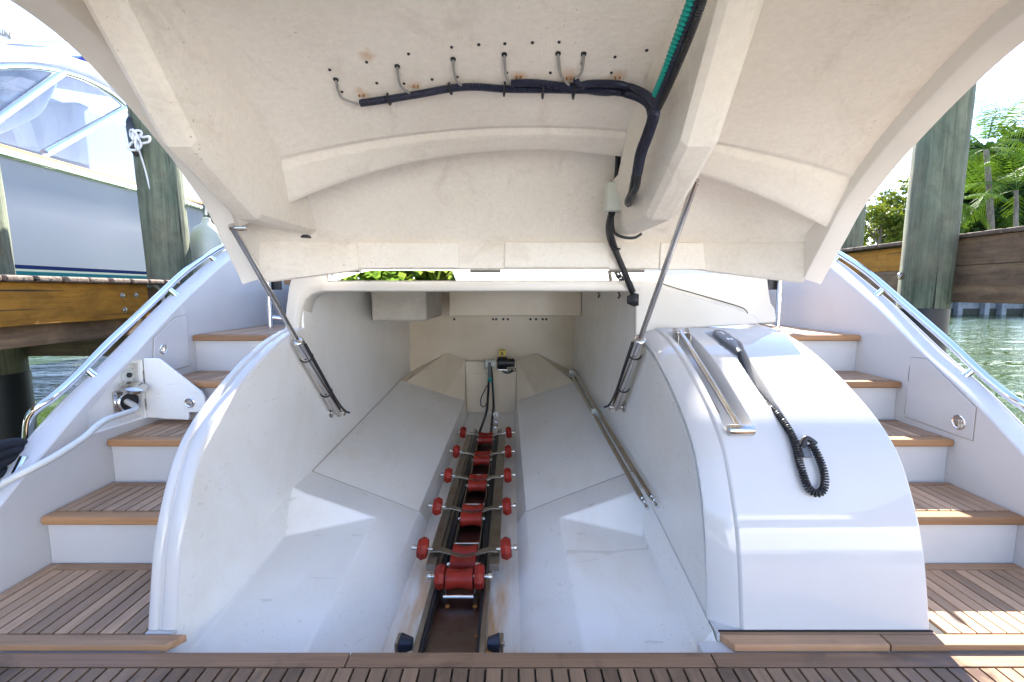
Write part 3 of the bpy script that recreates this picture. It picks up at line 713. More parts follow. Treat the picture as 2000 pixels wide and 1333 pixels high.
# recess between arch and hinge flange
def flange_y(x):
    t = max(0., (abs(x - XHc) - .84) / (HW - .075 - .84)); return 2.33 - .30 * t ** 1.5, t
rows = [[] for _ in range(9)]
for x in xs:
    fy, t = flange_y(x); z0 = linerb(x, ARCH) + .10 - .04 * t; zt = 1.366 - .03 * t; zb = 1.230 - .072 * t
    for k in range(6):
        a = k / 5; y = ARCH + .002 + (fy - .0 - ARCH) * a; z = z0 + (zt - z0) * a + .07 * math.sin(math.pi * a) * (1 - .8 * t)
        rows[k].append(Vector((x, y, z)))
    rows[6].append(Vector((x, fy - .012, zt - .014))); rows[7].append(Vector((x, fy - .006, zb + .006))); rows[8].append(Vector((x, fy + .012, zb)))
MB().grid(rows).build('hinge_panel', 'hatch_liner', hatch, ang=50)
# pads moulded into the hinge flange
for (p0, p1, r0, r1) in ((697, 897, 474, 524), (985, 1190, 473, 523), (1290, 1490, 474, 527)):
    a = PY(p0, r0, 2.312); b = PY(p1, r1, 2.312); MB().box(a.x, b.x, 2.311, 2.33, b.z, a.z).build('flange_pad', 'hatch_liner', hatch, .006, 3)
def rec_z(x, y):
    fy, t = flange_y(x); z0 = linerb(x, ARCH) + .10 - .04 * t; zt = 1.366 - .03 * t; a = max(0, min(1, (y - ARCH) / (fy - ARCH)))
    return z0 + (zt - z0) * a + .07 * math.sin(math.pi * a) * (1 - .8 * t)
# outer skin above everything
rows = []
for y in [.53 + (2.36 - .53) * i / 30 for i in range(31)]:
    r_ = []
    for i in range(33):
        x = XH0 - .004 + (XH1 - XH0 + .008) * i / 32; u = abs((x - XHc) / HW)
        c = interp(HC, y) + .16 - max(0, y - 2.05) * .9; e = interp(HE, min(y, 2.01)) + .07
        z = c - (c - e) * u * u
        yy = y if y < 2.0 else y - .32 * u * u * (y - 2.0) / .36
        if yy > 1.84: z = max(z, rec_z(max(XH0 + .07, min(XH1 - .07, x)), max(yy, ARCH)) + .035)
        r_.append(Vector((x, yy, z)))
    rows.append(r_)
MB().grid(rows).build('outer_skin', 'gelcoat', hatch)
q = PY(592, 464, 2.2); MB().box(q.x - .05, q.x + .045, 2.15, 2.3, q.z - .007, q.z + .007).build('slot', 'rubber', hatch, .005)
# side lips
for xo, sgn in ((XH0, 1), (XH1, -1)):
    rows = []
    for y, z in [p for p in HE]:
        i_ = sgn * .072
        rows.append([Vector((xo - sgn * .004, y, z + .075)), Vector((xo - sgn * .001, y, z + .004)), Vector((xo + sgn * .003, y, z)), Vector((xo + i_ * .5, y + .002, z + .012)), Vector((xo + i_ - sgn * .004, y + .006, z + .022)), Vector((xo + i_, y + .007, z + .027)), Vector((xo + i_ + sgn * .012, y + .004, z + .085 + .16 * sstep(1.70, 1.90, y)))])
    mb = MB().grid(rows); n = len(rows); m = 7
    mb.f.append([(n - 1) * m + j for j in range(m)])
    mb.build('side_lip', 'hatch_lip', hatch, ang=40)
# two deep stringers
ST = [(.55, 1.88), (.85, 1.89), (1.0, 1.865), (1.155, 1.808), (1.384, 1.54), (1.545, 1.46), (1.715, 1.382), (1.95, 1.383), (2.19, 1.388), (2.25, 1.395)]
for x_in, x_out in ((.495, .600), (-.922, -1.022)):
    sg = 1 if x_out > x_in else -1
    rows = []
    for k, (y, z) in enumerate(ST):
        top = linerb(x_in, min(y, 1.89)) + .02 if y < 1.9 else 1.60
        d = max(.0, top - z); cc = min(.018, d * .3)
        if y > 2.2: top = 1.50
        rows.append([Vector((x_in - sg * (.02 + .05 * min(1, d / .3)), y + .0, top)), Vector((x_in - sg * .03 * min(1, d / .3), y, z + d * .45)), Vector((x_in - sg * .004, y, z + cc)), Vector((x_in + sg * cc, y, z)), Vector((x_out - sg * cc, y, z)), Vector((x_out + sg * .002, y, z + cc)), Vector((x_out + sg * .02, y, top))])
    mb = MB().grid(rows); m = 7; n = len(rows)
    mb.f.append([(n - 1) * m + j for j in range(m)])
    # soften the kinks along the beam
    ob = mb.build('stringer', 'hatch_liner', hatch, ang=70)
    bv = ob.modifiers.new('soft', 'BEVEL'); bv.width = .026; bv.segments = 4; bv.limit_method = 'ANGLE'; bv.angle_limit = R(14)
def hl(px, py, off=.0): 
    p = PF(px, py, linerb); return p - Vector((0, 0, off)) + Vector((0, -off * .4, 0))
def corrugated(pts, r, pitch=.006, seg=10, smooth=10, ratio=.84):
    cur = catmull(pts, smooth); d = [0]
    for a, b in zip(cur, cur[1:]): d.append(d[-1] + (b - a).length)
    n = int(d[-1] / pitch * 2); out = []; j = 0
    for i in range(n + 1):
        s_ = d[-1] * i / n
        while j < len(d) - 2 and d[j + 1] < s_: j += 1
        t = (s_ - d[j]) / max(1e-9, d[j + 1] - d[j]); out.append(cur[j].lerp(cur[j + 1], t))
    return MB().tube(out, lambda t: r if int(round(t * n)) % 2 else r * ratio, seg)
harness = [(704, 196), (760, 188), (820, 178), (880, 167), (930, 164), (985, 168), (1060, 169), (1120, 170)]
hp = [hl(a, b, .012) for a, b in harness]
def hx(px, py, X=.452): return PX(px, py, X)
tail = [hl(1180, 170, .014), hl(1225, 176, .016), hx(1262, 200, .405), hx(1272, 228, .405), hx(1262, 262, .41), hx(1248, 300, .415), hx(1240, 345, .425), hx(1234, 378, .43)]
corrugated(hp + tail, .0125).build('cable_conduit', 'blue_black', hatch)
corrugated([hl(a, b, .012) for a, b in ((998, 157), (1040, 156), (1080, 160), (1120, 164), (1150, 158), (1200, 158), (1235, 166))] + [hx(1268, 190, .405), hx(1282, 216, .405), hx(1272, 255, .412), hx(1256, 300, .418), hx(1248, 340, .428)], .012).build('cable_conduit', 'blue_black', hatch)
corrugated([hl(a, b, .012) for a, b in ((1124, 148), (1132, 162), (1150, 172), (1185, 176), (1210, 172))], .010).build('cable_conduit', 'blue_black', hatch)
corrugated([hx(1281, 186, .396), hx(1300, 140, .392), hx(1322, 80, .388), hx(1350, 4, .384), hx(1364, -40, .38)], .0125, .012, ratio=.72).build('drain_hose', 'teal_plastic', hatch)
corrugated([hx(1270, 236, .404), hx(1291, 186, .404), hx(1314, 130, .40), hx(1340, 62, .398), hx(1364, 0, .395), hx(1380, -40, .39)], .012).build('cable_conduit', 'blue_black', hatch)
corrugated([hx(1274, 236, .410), hx(1297, 190, .410), hx(1322, 134, .406), hx(1350, 66, .402), hx(1374, 0, .40), hx(1388, -40, .396)], .009).build('cable_conduit', 'rubber', hatch)
holes = [(656, 155), (776, 129), (885, 115), (985, 106), (1090, 104), (1140, 105)]
ends = [(700, 198), (800, 176), (903, 163), (998, 160), (1112, 161), (1124, 148)]
for (a, b), (c_, d_) in zip(holes, ends):
    p, q = hl(a, b, .002), hl(c_, d_, .012); m = p.lerp(q, .5) + Vector((-.012, 0, -.022))
    m2 = hl(a + (c_ - a) * .25, b + (d_ - b) * .62, .014)
    MB().tube([p, m2, q], .0042, 8, smooth=8).build('lamp_wire', 'wire_grey', hatch)
gro = meshof(MB().lathe((0, 0, 0), (0, -.3, -1), [(0, .0085), (.0025, .0085), (.003, .004)], 12), 'grommet', 'rubber')
for a, b in holes: inst('grommet', gro, hl(a, b, .001), hatch)
scr = meshof(MB().lathe((0, 0, 0), (0, -.3, -1), [(0, .005), (.002, .0045), (.0025, .001)], 8), 'screw', 'rubber')
for a, b in [(644, 136), (716, 121), (798, 105), (882, 92), (935, 87), (986, 85), (1040, 83), (1092, 82), (1263, 98), (1201, 111), (1194, 142), (1137, 124), (1075, 142), (990, 142), (893, 150), (844, 155), (789, 163), (736, 162), (668, 179)]:
    inst('screw', scr, hl(a, b, .001), hatch)
simple('rust_stain', (.34, .13, .02), .8)
for a, b in ((706, 186), (812, 168), (1013, 150), (1111, 152), (1206, 151)):
    c = hl(a, b, .002); mb = MB()
    for k in (-1, 1): mb.tube([c + Vector((k * .006, 0, -.004)), c + Vector((k * .009, 0, .010)), c + Vector((k * .003, -.004, .013))], .0028, 6)
    mb.build('cable_clip', 'rust_stain', hatch)
def tiearound(c, ax, r, parent, mat='rubber', name='cable_tie', tail=True):
    ax = Vector(ax).normalized(); a = ax.orthogonal().normalized(); b = ax.cross(a)
    mb = MB().tube([c + (a * math.cos(t) + b * math.sin(t)) * r for t in [2 * math.pi * i / 20 for i in range(21)]], .0032, 6)
    return mb.build(name, mat, parent)
for i, r_ in ((1, .0165), (3, .0165), (5, .02), (6, .026), (7, .026)): tiearound(hp[i], hp[i] - hp[i - 1], r_, hatch)
# junction box and the leads below it
jb = PY(1199, 386, 2.05); 
MB().box(jb.x - .036, jb.x + .030, 2.02, 2.10, jb.z - .060, jb.z + .060).build('junction_box', 'pale_plastic', hatch, .006, 3)
for dz in (.012, -.024):
    MB().lathe((jb.x + .030, 2.04, jb.z + dz), (1, -.2, 0), [(0, .012), (.010, .012), (.011, .009), (.018, .008)], 10).build('cable_gland', 'grey_plastic', hatch)
e1, e2 = Vector((jb.x + .045, 2.035, jb.z + .010)), Vector((jb.x + .045, 2.035, jb.z - .026))
MB().tube([hx(1240, 345, .425), hx(1234, 376, .43), hx(1226, 394, .44), e2 + Vector((.012, -.02, -.012)), e2], .013, 10, smooth=6).build('lead', 'rubber', hatch)
MB().tube([hx(1248, 335, .428), hx(1243, 366, .432), hx(1232, 384, .44), e1 + Vector((.02, -.02, 0)), e1], .011, 10, smooth=6).build('lead', 'rubber', hatch)
MB().tube([PY(1207, 304, 2.0), PY(1206, 330, 2.04), PY(1203, 362, 2.05)], .012, 10, smooth=4).build('lead', 'rubber', hatch)
MB().tube([PY(1222, 304, 2.0), PY(1218, 332, 2.04), PY(1212, 358, 2.05)], .009, 10, smooth=4).build('lead', 'rubber', hatch)
MB().lathe(PY(1225, 314, 2.0), (0, -1, 0), [(0, .018), (.02, .018), (.024, .012)], 14).build('hose_end', 'teal_plastic', hatch)
MB().tube([PY(1194, 416, 2.06), PY(1188, 445, 2.15), PY(1192, 470, 2.25), PY(1208, 505, 2.29), PY(1224, 545, 2.33), PY(1238, 578, 2.42), PY(1250, 592, 2.5)], .0135, 10, smooth=6).build('main_lead', 'rubber', hatch)
MB().tube([PY(1198, 416, 2.06), PY(1193, 445, 2.15), PY(1205, 490, 2.28), PY(1226, 540, 2.32), PY(1242, 578, 2.42)], .009, 10, smooth=6).build('main_lead', 'rubber', hatch)
MB().tube([PY(1196, 420, 2.06), PY(1199, 452, 2.12), PY(1215, 463, 2.15), PY(1238, 465, 2.17), PY(1253, 457, 2.17)], .007, 8, smooth=6).build('lead', 'rubber', hatch)
MB().lathe(PX(1240, 586, .64), (1, -.3, 0), [(-.04, .02), (-.01, .034), (.0, .036), (.02, .03)], 16).build('cable_boot', 'rubber', hatch)
for a, b, y in ((1204, 488, 2.27), (1222, 538, 2.32)): tiearound(PY(a, b, y), (.3, .3, -1), .017, hatch)

# ------------------------------------------------------------------ hydraulic rams
def ram(base, gland, top, r, name, parent_wall_x):
    rm = part('hydraulic_ram')
    d = (top - base).normalized()
    MB().lathe(base, d, [(0, r * .55), (.03, r * .6), (.035, r), ((gland - base).length - .004, r), ((gland - base).length, r * .92), ((gland - base).length + .006, r * .55)], 28).build('cylinder', 'steel', rm)
    MB().lathe(gland, d, [(-.02, r * .42), ((top - gland).length, r * .42)], 18).build('rod', 'steel', rm)
    s = 1 if parent_wall_x > base.x else -1
    MB().lathe(base + Vector((s * .045, 0, 0)), (-s, 0, 0), [(0, .032), (.006, .032), (.010, .016), (.075, .013), (.078, .02), (.088, .02)], 18).build('pivot_pin', 'steel', rm)
    MB().lathe(base - d * .012, (0, 0, 1), [(-.018, .012), (.018, .012)], 12).build('clevis', 'steel', rm)
    for f in (.32, .80):
        c = base.lerp(gland, f); tiearound(c, d, r + .003, rm)
        MB().tube([c + Vector((-s * .0, -r, .0)), c + Vector((-.012 * s, -r - .006, -.006))], .004, 6).build('tie_end', 'rubber', rm)
    side = Vector((-s, -.2, .1)).normalized() * (r + .006)
    hose = [gland + side - d * .03, base.lerp(gland, .6) + side, base.lerp(gland, .25) + side, base + side * 1.4 + d * .02, base + side * 2.2 - d * .01]
    MB().tube(hose, .006, 8, smooth=6).build('hydraulic_hose', 'rubber', rm)
    q = base + Vector((-s * .03, .03, -.005)); MB().lathe(q, (s, 0, 0), [(0, .013), (.03, .013), (.032, .02), (.04, .02)], 14).build('hose_fitting', 'steel', rm)
    MB().lathe(top - d * .015, (-s, 0, 0), [(-.012, .008), (-.010, .010), (.055, .010)], 12).build('top_pin', 'steel', rm)
    return rm
b_ = PX(660, 806, -1.055); t_ = PX(452, 440, -1.075); g_ = b_.lerp(t_, .495)
ram(b_, g_, t_, .029, 'port', -1.1)
b_ = PX(1204, 795, .612); t_ = PX(1356, 362, .625); g_ = b_.lerp(t_, .43)
ram(b_, g_, t_ + (t_ - b_).normalized() * .02, .029, 'starboard', .66)

# ------------------------------------------------------------------ track in the channel
tk = part('roller_track')
MB().box(GX - .092, GX + .092, 1.2, 4.02, -.176, -.160).build('track_plate', 'track_steel', tk, .002)
for s in (-1, 1):
    xo = GX + s * .105
    MB().box(min(xo, xo + s * .022), max(xo, xo + s * .022), 1.2, 4.02, -.176, -.118).build('track_rail', 'trolley_steel', tk, .003)
    MB().box(min(GX + s * .093, xo), max(GX + s * .093, xo), 1.2, 4.0, -.160, -.124).build('rubbing_strip', 'rubber', tk, smooth=False)
    c = Vector((GX + s * .150, 1.488, -.122))
    MB().lathe(c, (s, 0, 0), [(-.018, .016), (-.016, .020), (.022, .034), (.026, .032), (.027, .012)], 20).build('stop_buffer', 'navy_rubber', tk)
    MB().box(c.x - .006 + s * .034, c.x + .006 + s * .034, 1.46, 1.515, -.19, -.10).build('buffer_bracket', 'trolley_steel', tk, .003)
    MB().lathe(c + Vector((s * .03, 0, 0)), (s, 0, 0), [(0, .010), (.012, .010), (.016, .005)], 10).build('buffer_bolt', 'steel', tk)
for (px, py) in ((874, 1185), (928, 1185), (933, 1243)):
    c = PZ(px, py, -.159); MB().lathe(c, (0, 0, 1), [(0, .010), (.003, .009), (.004, .003)], 12).build('plate_bolt', 'rust_stain', tk)

# ------------------------------------------------------------------ folding arm in the housing recess
fa = part('folding_arm')
def onprof(x, y, h):
    s_ = 0
    for i in range(len(PROF) - 1):
        if PROF[i].y <= y <= PROF[i + 1].y:
            t = (y - PROF[i].y) / (PROF[i + 1].y - PROF[i].y); p = PROF[i].lerp(PROF[i + 1], t); n = PN[i].lerp(PN[i + 1], t); return Vector((x, p.y + n.y * h, p.z + n.z * h))
a0, a1 = onprof(.832, 2.24, .012), onprof(.829, 1.618, .012)
MB().tube([a0, a1], .0125, 16).build('arm_tube', 'steel', fa)
MB().tube([onprof(.80, 2.13, -.034), onprof(.792, 1.9, -.036), onprof(.795, 1.70, -.03)], .008, 10, smooth=6).build('stay_bar', 'steel', fa)
MB().lathe(onprof(.782, 1.612, .012), (1, 0, 0), [(0, .019), (.003, .0205), (.088, .0205), (.091, .019)], 24).build('cross_bar', 'steel', fa)
for dx in (-.030, .030):
    q = onprof(.832 + dx, 2.235, .0)
    MB().prism([q + Vector((0, .035, .03)), q + Vector((0, -.005, .038)), q + Vector((0, -.05, .0)), q + Vector((0, -.05, -.045)), q + Vector((0, .03, -.03))], (.004, 0, 0)).build('hinge_plate', 'steel', fa, .0015)
MB().lathe(onprof(.795, 2.235, .012), (1, 0, 0), [(0, .008), (.074, .008)], 12).build('hinge_pin', 'steel', fa)

# cockpit things glimpsed beside the garage
cg = part('cockpit_gate')
for sx, px in ((-1, 527), (1, 1521)):
    q = PY(px, 600, 3.0 if sx < 0 else 3.0)
    MB().tube([Vector((q.x, q.y, .88)), Vector((q.x, q.y, 1.18)), Vector((q.x - sx * .0, q.y, 1.30))], .018, 14, smooth=3).build('gate_post', 'chrome', cg)
    MB().tube([Vector((q.x, q.y, .95)), Vector((q.x - sx * .10, q.y + .05, .93))], .014, 12).build('gate_bar', 'chrome', cg)
    a = PY(px - sx * -6, 560, 3.05)
    MB().box(min(q.x - sx * .06, q.x + sx * .03), max(q.x - sx * .06, q.x + sx * .03), 3.03, 3.06, 1.13, 1.25).build('gate_hinge_plate', 'black_plastic', cg, .004)
cs = part('cockpit_seating')
MB().box(-1.70, -1.15, 3.5, 4.0, .87, 1.12).build('seat_base', 'navy_cushion', cs, .02)
MB().box(-1.72, -1.12, 3.45, 4.05, 1.17, 1.205).build('table_leaf', 'teak_edge', cs, .008)
MB().box(-1.56, -1.14, 3.40, 3.44, 1.02, 1.30).build('locker_front', 'gelcoat', cs, .01)
MB().box(1.45, 1.95, 3.5, 4.0, .87, 1.15).build('seat_base', 'navy_cushion', cs, .02)
ck = part('cockpit_deck')
MB().box(XL, -1.125, 3.9, 5.4, .70, .862).build('deck_moulding', 'gelcoat', ck, smooth=False)
MB().box(.69, XR, 3.9, 5.4, .70, .862).build('deck_moulding', 'gelcoat', ck, smooth=False)
MB().box(-1.12, .685, 2.5, 5.4, 1.23, 1.25).build('garage_roof', 'gelcoat', ck, smooth=False)
# cabin and hard top further forward: they keep the sun off the port stairs
cb = part('deckhouse')
MB().box(-1.75, 1.6, 5.4, 11, .86, 2.75).build('cabin', 'gelcoat', cb, .06, 3)
MB().prism([(-2.0, 4.5, 2.78), (1.30, 4.5, 2.78), (1.62, 4.9, 2.78), (1.62, 11.5, 2.78), (-2.0, 11.5, 2.78)], (0, 0, .14)).build('hard_top', 'gelcoat', cb, .03, 3)
for xx in (-1.5, -.45, .6):
    MB().box(xx, xx + .95, 5.392, 5.40, .95, 2.55).build('window', 'shade_window', cb, .01)
for xx in (-1.85, 1.25): MB().tube([(xx, 4.75, .86), (xx, 4.85, 2.8)], .04, 14).build('hard_top_post', 'chrome', cb)
hl_ = part('hull')
rows = []
for y, hw, z in ((-.6, 2.1, -.1), (1.3, 2.16, .0), (3.2, 2.2, 1.3), (6, 2.25, 1.45), (11, 2.1, 1.6), (15, 1.0, 1.8), (16.5, .05, 1.9)):
    if y < 1.3: continue
    zz_ = min(z, .0) if y < 2 else z
    rows.append([Vector((CX - hw, y, zz_)), Vector((CX - hw * .97, y, -.3)), Vector((CX - hw * .8, y, -.8)), Vector((CX, y, -1)), Vector((CX + hw * .8, y, -.8)), Vector((CX + hw * .97, y, -.3)), Vector((CX + hw, y, zz_))])
MB().grid(rows).build('hull_shell', 'gelcoat', hl_)

# ================================================================== THINGS IN THE GARAGE AND ON THE STAIRS
# launching trolley: crossbars with red rollers on the track
tr = empty('launch_trolley', (GX, 2.8, -.16), label='steel launching trolley with red side and keel rollers in the garage channel', category='trolley')
def T_(mb, name, mat, parent=None, **k):
    mb.v = [v - Vector((GX, 2.8, -.16)) for v in mb.v]; return mb.build(name, mat, parent or tr, **k)
for s in (-1, 1):
    xo = GX + s * .118
    T_(MB().box(min(xo, xo + s * .045), max(xo, xo + s * .045), 1.90, 3.80, -.116, -.086), 'frame_rail', 'trolley_steel', bevel=.003)
    T_(MB().box(GX + s * .062 - .003, GX + s * .062 + .003, 1.80, 3.82, -.155, -.10), 'inner_plate', 'trolley_steel', bevel=.001)
    T_(MB().box(GX + s * .085 - .008, GX + s * .085 + .008, 1.86, 3.80, -.155, -.112), 'slide', 'rubber', smooth=False)
YT = [1.99, 2.405, 2.83, 3.268, 3.727]
ROLL = [(-.022, .034), (-.020, .040), (-.002, .050), (.002, .050), (.020, .040), (.022, .034)]
for i, y in enumerate(YT):
    pts = [(GX - .155, y, -.068), (GX - .115, y, -.066), (GX, y, -.10), (GX + .115, y, -.066), (GX + .155, y, -.068)]
    mb = MB(); rows = []
    for p in pts: rows.append([Vector(p) + Vector((0, -.019, .002)), Vector(p) + Vector((0, .019, .002)), Vector(p) + Vector((0, .019, -.005)), Vector(p) + Vector((0, -.019, -.005))])
    mb.grid(rows, True); mb.f.append([0, 3, 2, 1]); mb.f.append([16, 17, 18, 19])
    T_(mb, 'cross_bar', 'trolley_steel', bevel=.0015)
    for s in (-1, 1):
        c = Vector((GX + s * .192, y, -.062))
        ax = Vector((s, 0, .10)).normalized()
        r_ = T_(MB().lathe(c, ax, [(-.023, .040), (-.020, .043), (-.001, .052), (.002, .052), (.021, .042), (.024, .038)], 8), 'side_roller', 'red_poly', smooth=False, bevel=.002)
        T_(MB().lathe(c, ax, [(-.045, .007), (.036, .007), (.037, .013), (.046, .013), (.052, .010), (.056, .004)], 12), 'axle_nut', 'steel', r_)
    # keel roller pair
    for dy in (.035, -.055):
        c = Vector((GX, y + dy, -.108))
        k_ = T_(MB().lathe(c - Vector((.056, 0, 0)), (1, 0, 0), [(0, .040), (.006, .041), (.03, .033), (.056, .030), (.082, .033), (.106, .041), (.112, .040)], 20), 'keel_roller', 'red_poly')
        T_(MB().lathe(c - Vector((.075, 0, 0)), (1, 0, 0), [(0, .008), (.004, .011), (.146, .011), (.15, .008)], 12), 'axle', 'steel', k_)
    T_(MB().tube([(GX - .064, y + .13, -.115), (GX + .064, y + .13, -.115)], .006, 10), 'spacer_rod', 'steel')
# front rollers
for s in (-1, 1):
    c = Vector((GX + s * .082, 1.80, -.075))
    r_ = T_(MB().lathe(c, (s, 0, 0), [(-.020, .043), (-.018, .046), (.0, .052), (.018, .045), (.021, .041)], 8), 'front_wheel', 'red_poly', smooth=False, bevel=.002)
    T_(MB().lathe(c, (s, 0, 0), [(-.03, .008), (.036, .008), (.037, .014), (.048, .014), (.056, .010), (.06, .004)], 12), 'axle_nut', 'steel', r_)
k_ = T_(MB().lathe((GX - .056, 1.80, -.085), (1, 0, 0), [(0, .044), (.006, .045), (.03, .038), (.056, .035), (.082, .038), (.106, .045), (.112, .044)], 22), 'keel_roller', 'red_poly')
T_(MB().tube([(GX - .062, 1.742, -.125), (GX + .062, 1.742, -.125)], .008, 12), 'spacer_rod', 'chrome')
# hoses and winch strap to the trolley
lw = empty('winch_line', (GX, 3.9, -.15), label='dark winch strap and hoses running from the winch to the trolley', category='winch line')
def W_(mb, name, mat, **k):
    mb.v = [v - Vector((GX, 3.9, -.15)) for v in mb.v]; return mb.build(name, mat, lw, **k)
W_(MB().tube([PY(956, 716, 4.66), PY(955, 740, 4.62), PY(953, 775, 4.5), PY(950, 805, 4.2), PY(936, 846, 3.8)], .012, 10, smooth=6), 'hose', 'rubber')
W_(MB().tube([PY(959, 716, 4.66), PY(962, 750, 4.62), PY(964, 790, 4.4), PY(961, 820, 4.1), PY(959, 846, 3.8)], .012, 10, smooth=6), 'hose', 'rubber')
W_(MB().tube([PY(956, 708, 4.64), PY(956, 722, 4.63), PY(956, 738, 4.62)], .017, 8, smooth=4), 'strap', 'grey_plastic')
W_(MB().lathe(PY(957, 742, 4.61), (0, 0, 1), [(-.02, .018), (.02, .020)], 10), 'blue_tie', 'teal_plastic')
W_(MB().tube([PY(953, 752, 4.55), PY(946, 764, 4.55), PY(939, 780, 4.5), PY(940, 793, 4.5), PY(948, 793, 4.5), PY(953, 776, 4.5)], .005, 6, smooth=6), 'cord_loop', 'rubber')
W_(MB().tube([PY(963, 745, 4.6), PY(966, 785, 4.4), PY(968, 815, 4.1)], .003, 6, smooth=4), 'wire', 'wire_grey')
c = PZ(968, 830, -.10); 
W_(MB().tube([c + Vector((math.cos(t) * .022, 0, math.sin(t) * .026)) for t in [2 * math.pi * i / 16 for i in range(17)]], .006, 8), 'shackle', 'chrome')
W_(MB().lathe(c + Vector((0, .12, .06)), (0, -1, .4), [(-.03, .012), (0, .030), (.03, .026), (.05, .012)], 16), 'line_ball', 'white_print')
# two poles clipped along the starboard wall
for k, (x0, dz, lab) in enumerate(((.628, .012, 'upper of two stainless poles clipped along the garage wall'), (.600, -.020, 'lower of two stainless poles clipped along the garage wall'))):
    a = PX(1121, 728, .628); b = PX(1270, 972, .628); a = Vector((x0, a.y, a.z + dz)); b = Vector((x0, b.y - (.0 if k else .05) + .02, b.z + dz))
    pl = empty('boat_pole', b, label=lab, category='pole', group='poles stowed in the garage')
    d = (a - b); Ln = d.length; d.normalize()
    def B_(mb, n, m): mb.v = [v - b for v in mb.v]; return mb.build(n, m, pl)
    B_(MB().lathe(b, d, [(0, .0135), (Ln, .0135)], 16), 'shaft', 'steel')
    B_(MB().lathe(b, -d, [(0, .010), (.03, .010), (.032, .006), (.06, .006), (.062, .010), (.08, .008)], 12), 'end_fitting', 'chrome')
    B_(MB().lathe(a, d, [(0, .010), (.04, .010)], 12), 'tip', 'black_plastic')
for t in (.02, .52):
    q = PX(1121, 728, .64).lerp(PX(1270, 972, .64), t); Y_(MB().box(.585, .662, q.y - .02, q.y + .02, q.z - .03, q.z + .035), 'pole_bracket', 'pale_plastic', bevel=.004)

# handheld remote with coiled cord
rc = empty('remote_control', onprof(1.02, 2.15, 0), label='grey handheld remote in its recess with a black coiled cord hanging below', category='remote control')
rb = rc.location.copy()
def C_(mb, n, m, **k): mb.v = [v - rb for v in mb.v]; return mb.build(n, m, rc, **k)
rows = []
for y, x0, x1 in ((2.265, 1.005, 1.048), (2.25, .995, 1.058), (2.20, .988, 1.060), (2.14, .988, 1.054), (2.09, .996, 1.042), (2.05, 1.003, 1.034), (2.02, 1.006, 1.030)):
    lo_, hi_ = -.006, .020
    rows.append([onprof(x0, y, lo_), onprof(x0 + .002, y, hi_ - .006), onprof(x0 + .01, y, hi_), onprof(x1 - .01, y, hi_), onprof(x1 - .002, y, hi_ - .006), onprof(x1, y, lo_)])
mb = MB().grid(rows); mb.f.append([0, 1, 2, 3, 4, 5]); mb.f.append([36, 37, 38, 39, 40, 41]); C_(mb, 'handset', 'grey_plastic')
def strip(x, y0, y1, wd): return MB().add([onprof(x - wd, y0, .0212), onprof(x + wd, y0, .0212), onprof(x + wd, y1, .0212), onprof(x - wd, y1, .0212)], [(0, 1, 2, 3)])
C_(strip(1.022, 2.185, 2.225, .004), 'arrow_print', 'white_print', smooth=False); C_(strip(1.012, 2.213, 2.222, .012), 'arrow_print', 'white_print', smooth=False)
C_(strip(1.014, 2.12, 2.14, .006), 'button', 'white_print', smooth=False); C_(strip(1.030, 2.12, 2.14, .006), 'button', 'white_print', smooth=False)
C_(MB().tube([onprof(1.018, 2.03, .006), onprof(1.014, 1.985, -.012), onprof(1.006, 1.92, -.036)], .010, 10, smooth=4), 'strain_relief', 'rubber')
path = [onprof(1.002, 1.90, -.042), onprof(.999, 1.82, -.036), onprof(.998, 1.74, -.022), onprof(1.0, 1.66, .004), onprof(1.003, 1.588, .016), onprof(.995, 1.53, .018), onprof(1.004, 1.496, .018), onprof(1.03, 1.4875, .02), onprof(1.058, 1.497, .02), onprof(1.068, 1.52, .02), onprof(1.06, 1.552, .024), onprof(1.048, 1.572, .028)]
cur = catmull(path, 60); Lc = sum((b - a).length for a, b in zip(cur, cur[1:])); pts = []; acc = 0; up = Vector((1, 0, 0))
for i, p in enumerate(cur):
    t = (cur[min(i + 1, len(cur) - 1)] - cur[max(i - 1, 0)]).normalized(); a = (up - t * up.dot(t)).normalized(); b = t.cross(a); up = a
    if i: acc += (p - cur[i - 1]).length
    th = acc / .0088 * 2 * math.pi; pts.append((p, a, b, th))
fine = []
for (p, a, b, th), (p2, a2, b2, th2) in zip(pts, pts[1:]):
    for k in range(3):
        f = k / 3; q = p.lerp(p2, f); aa = a.lerp(a2, f); bb = b.lerp(b2, f); tt = th + (th2 - th) * f; fine.append(q + (aa * math.cos(tt) + bb * math.sin(tt)) * .0102)
C_(MB().tube(fine, .0035, 6), 'coiled_cord', 'rubber')
C_(MB().tube([onprof(1.02, 1.566, .02), onprof(1.036, 1.582, .03), onprof(1.052, 1.578, .03), onprof(1.066, 1.57, .026)], .010, 10, smooth=5), 'cord_plug', 'rubber')
C_(MB().prism([onprof(1.018, 1.545, .002), onprof(1.048, 1.545, .002), onprof(1.044, 1.58, .002), onprof(1.016, 1.585, .002)], (0, -.014, .010)), 'cord_bracket', 'grey_plastic', bevel=.003)

# shore power cable
pc = [Vector((xw + .012, ctr.y - .012, ctr.z)), Vector((xw + .085, ctr.y - .05, ctr.z - .03)), PX(205, 822, -1.80), PX(160, 858, -1.79), PX(105, 893, -1.80), PX(50, 922, -1.83), PX(0, 948, -1.90), PX(-60, 985, -2.0), PX(-140, 1040, -2.15)]
MB().tube(pc, .0135, 14, smooth=8).build('shore_power_cable', 'power_cable', label='thick off-white shore power cable plugged into the open stair locker', category='cable')
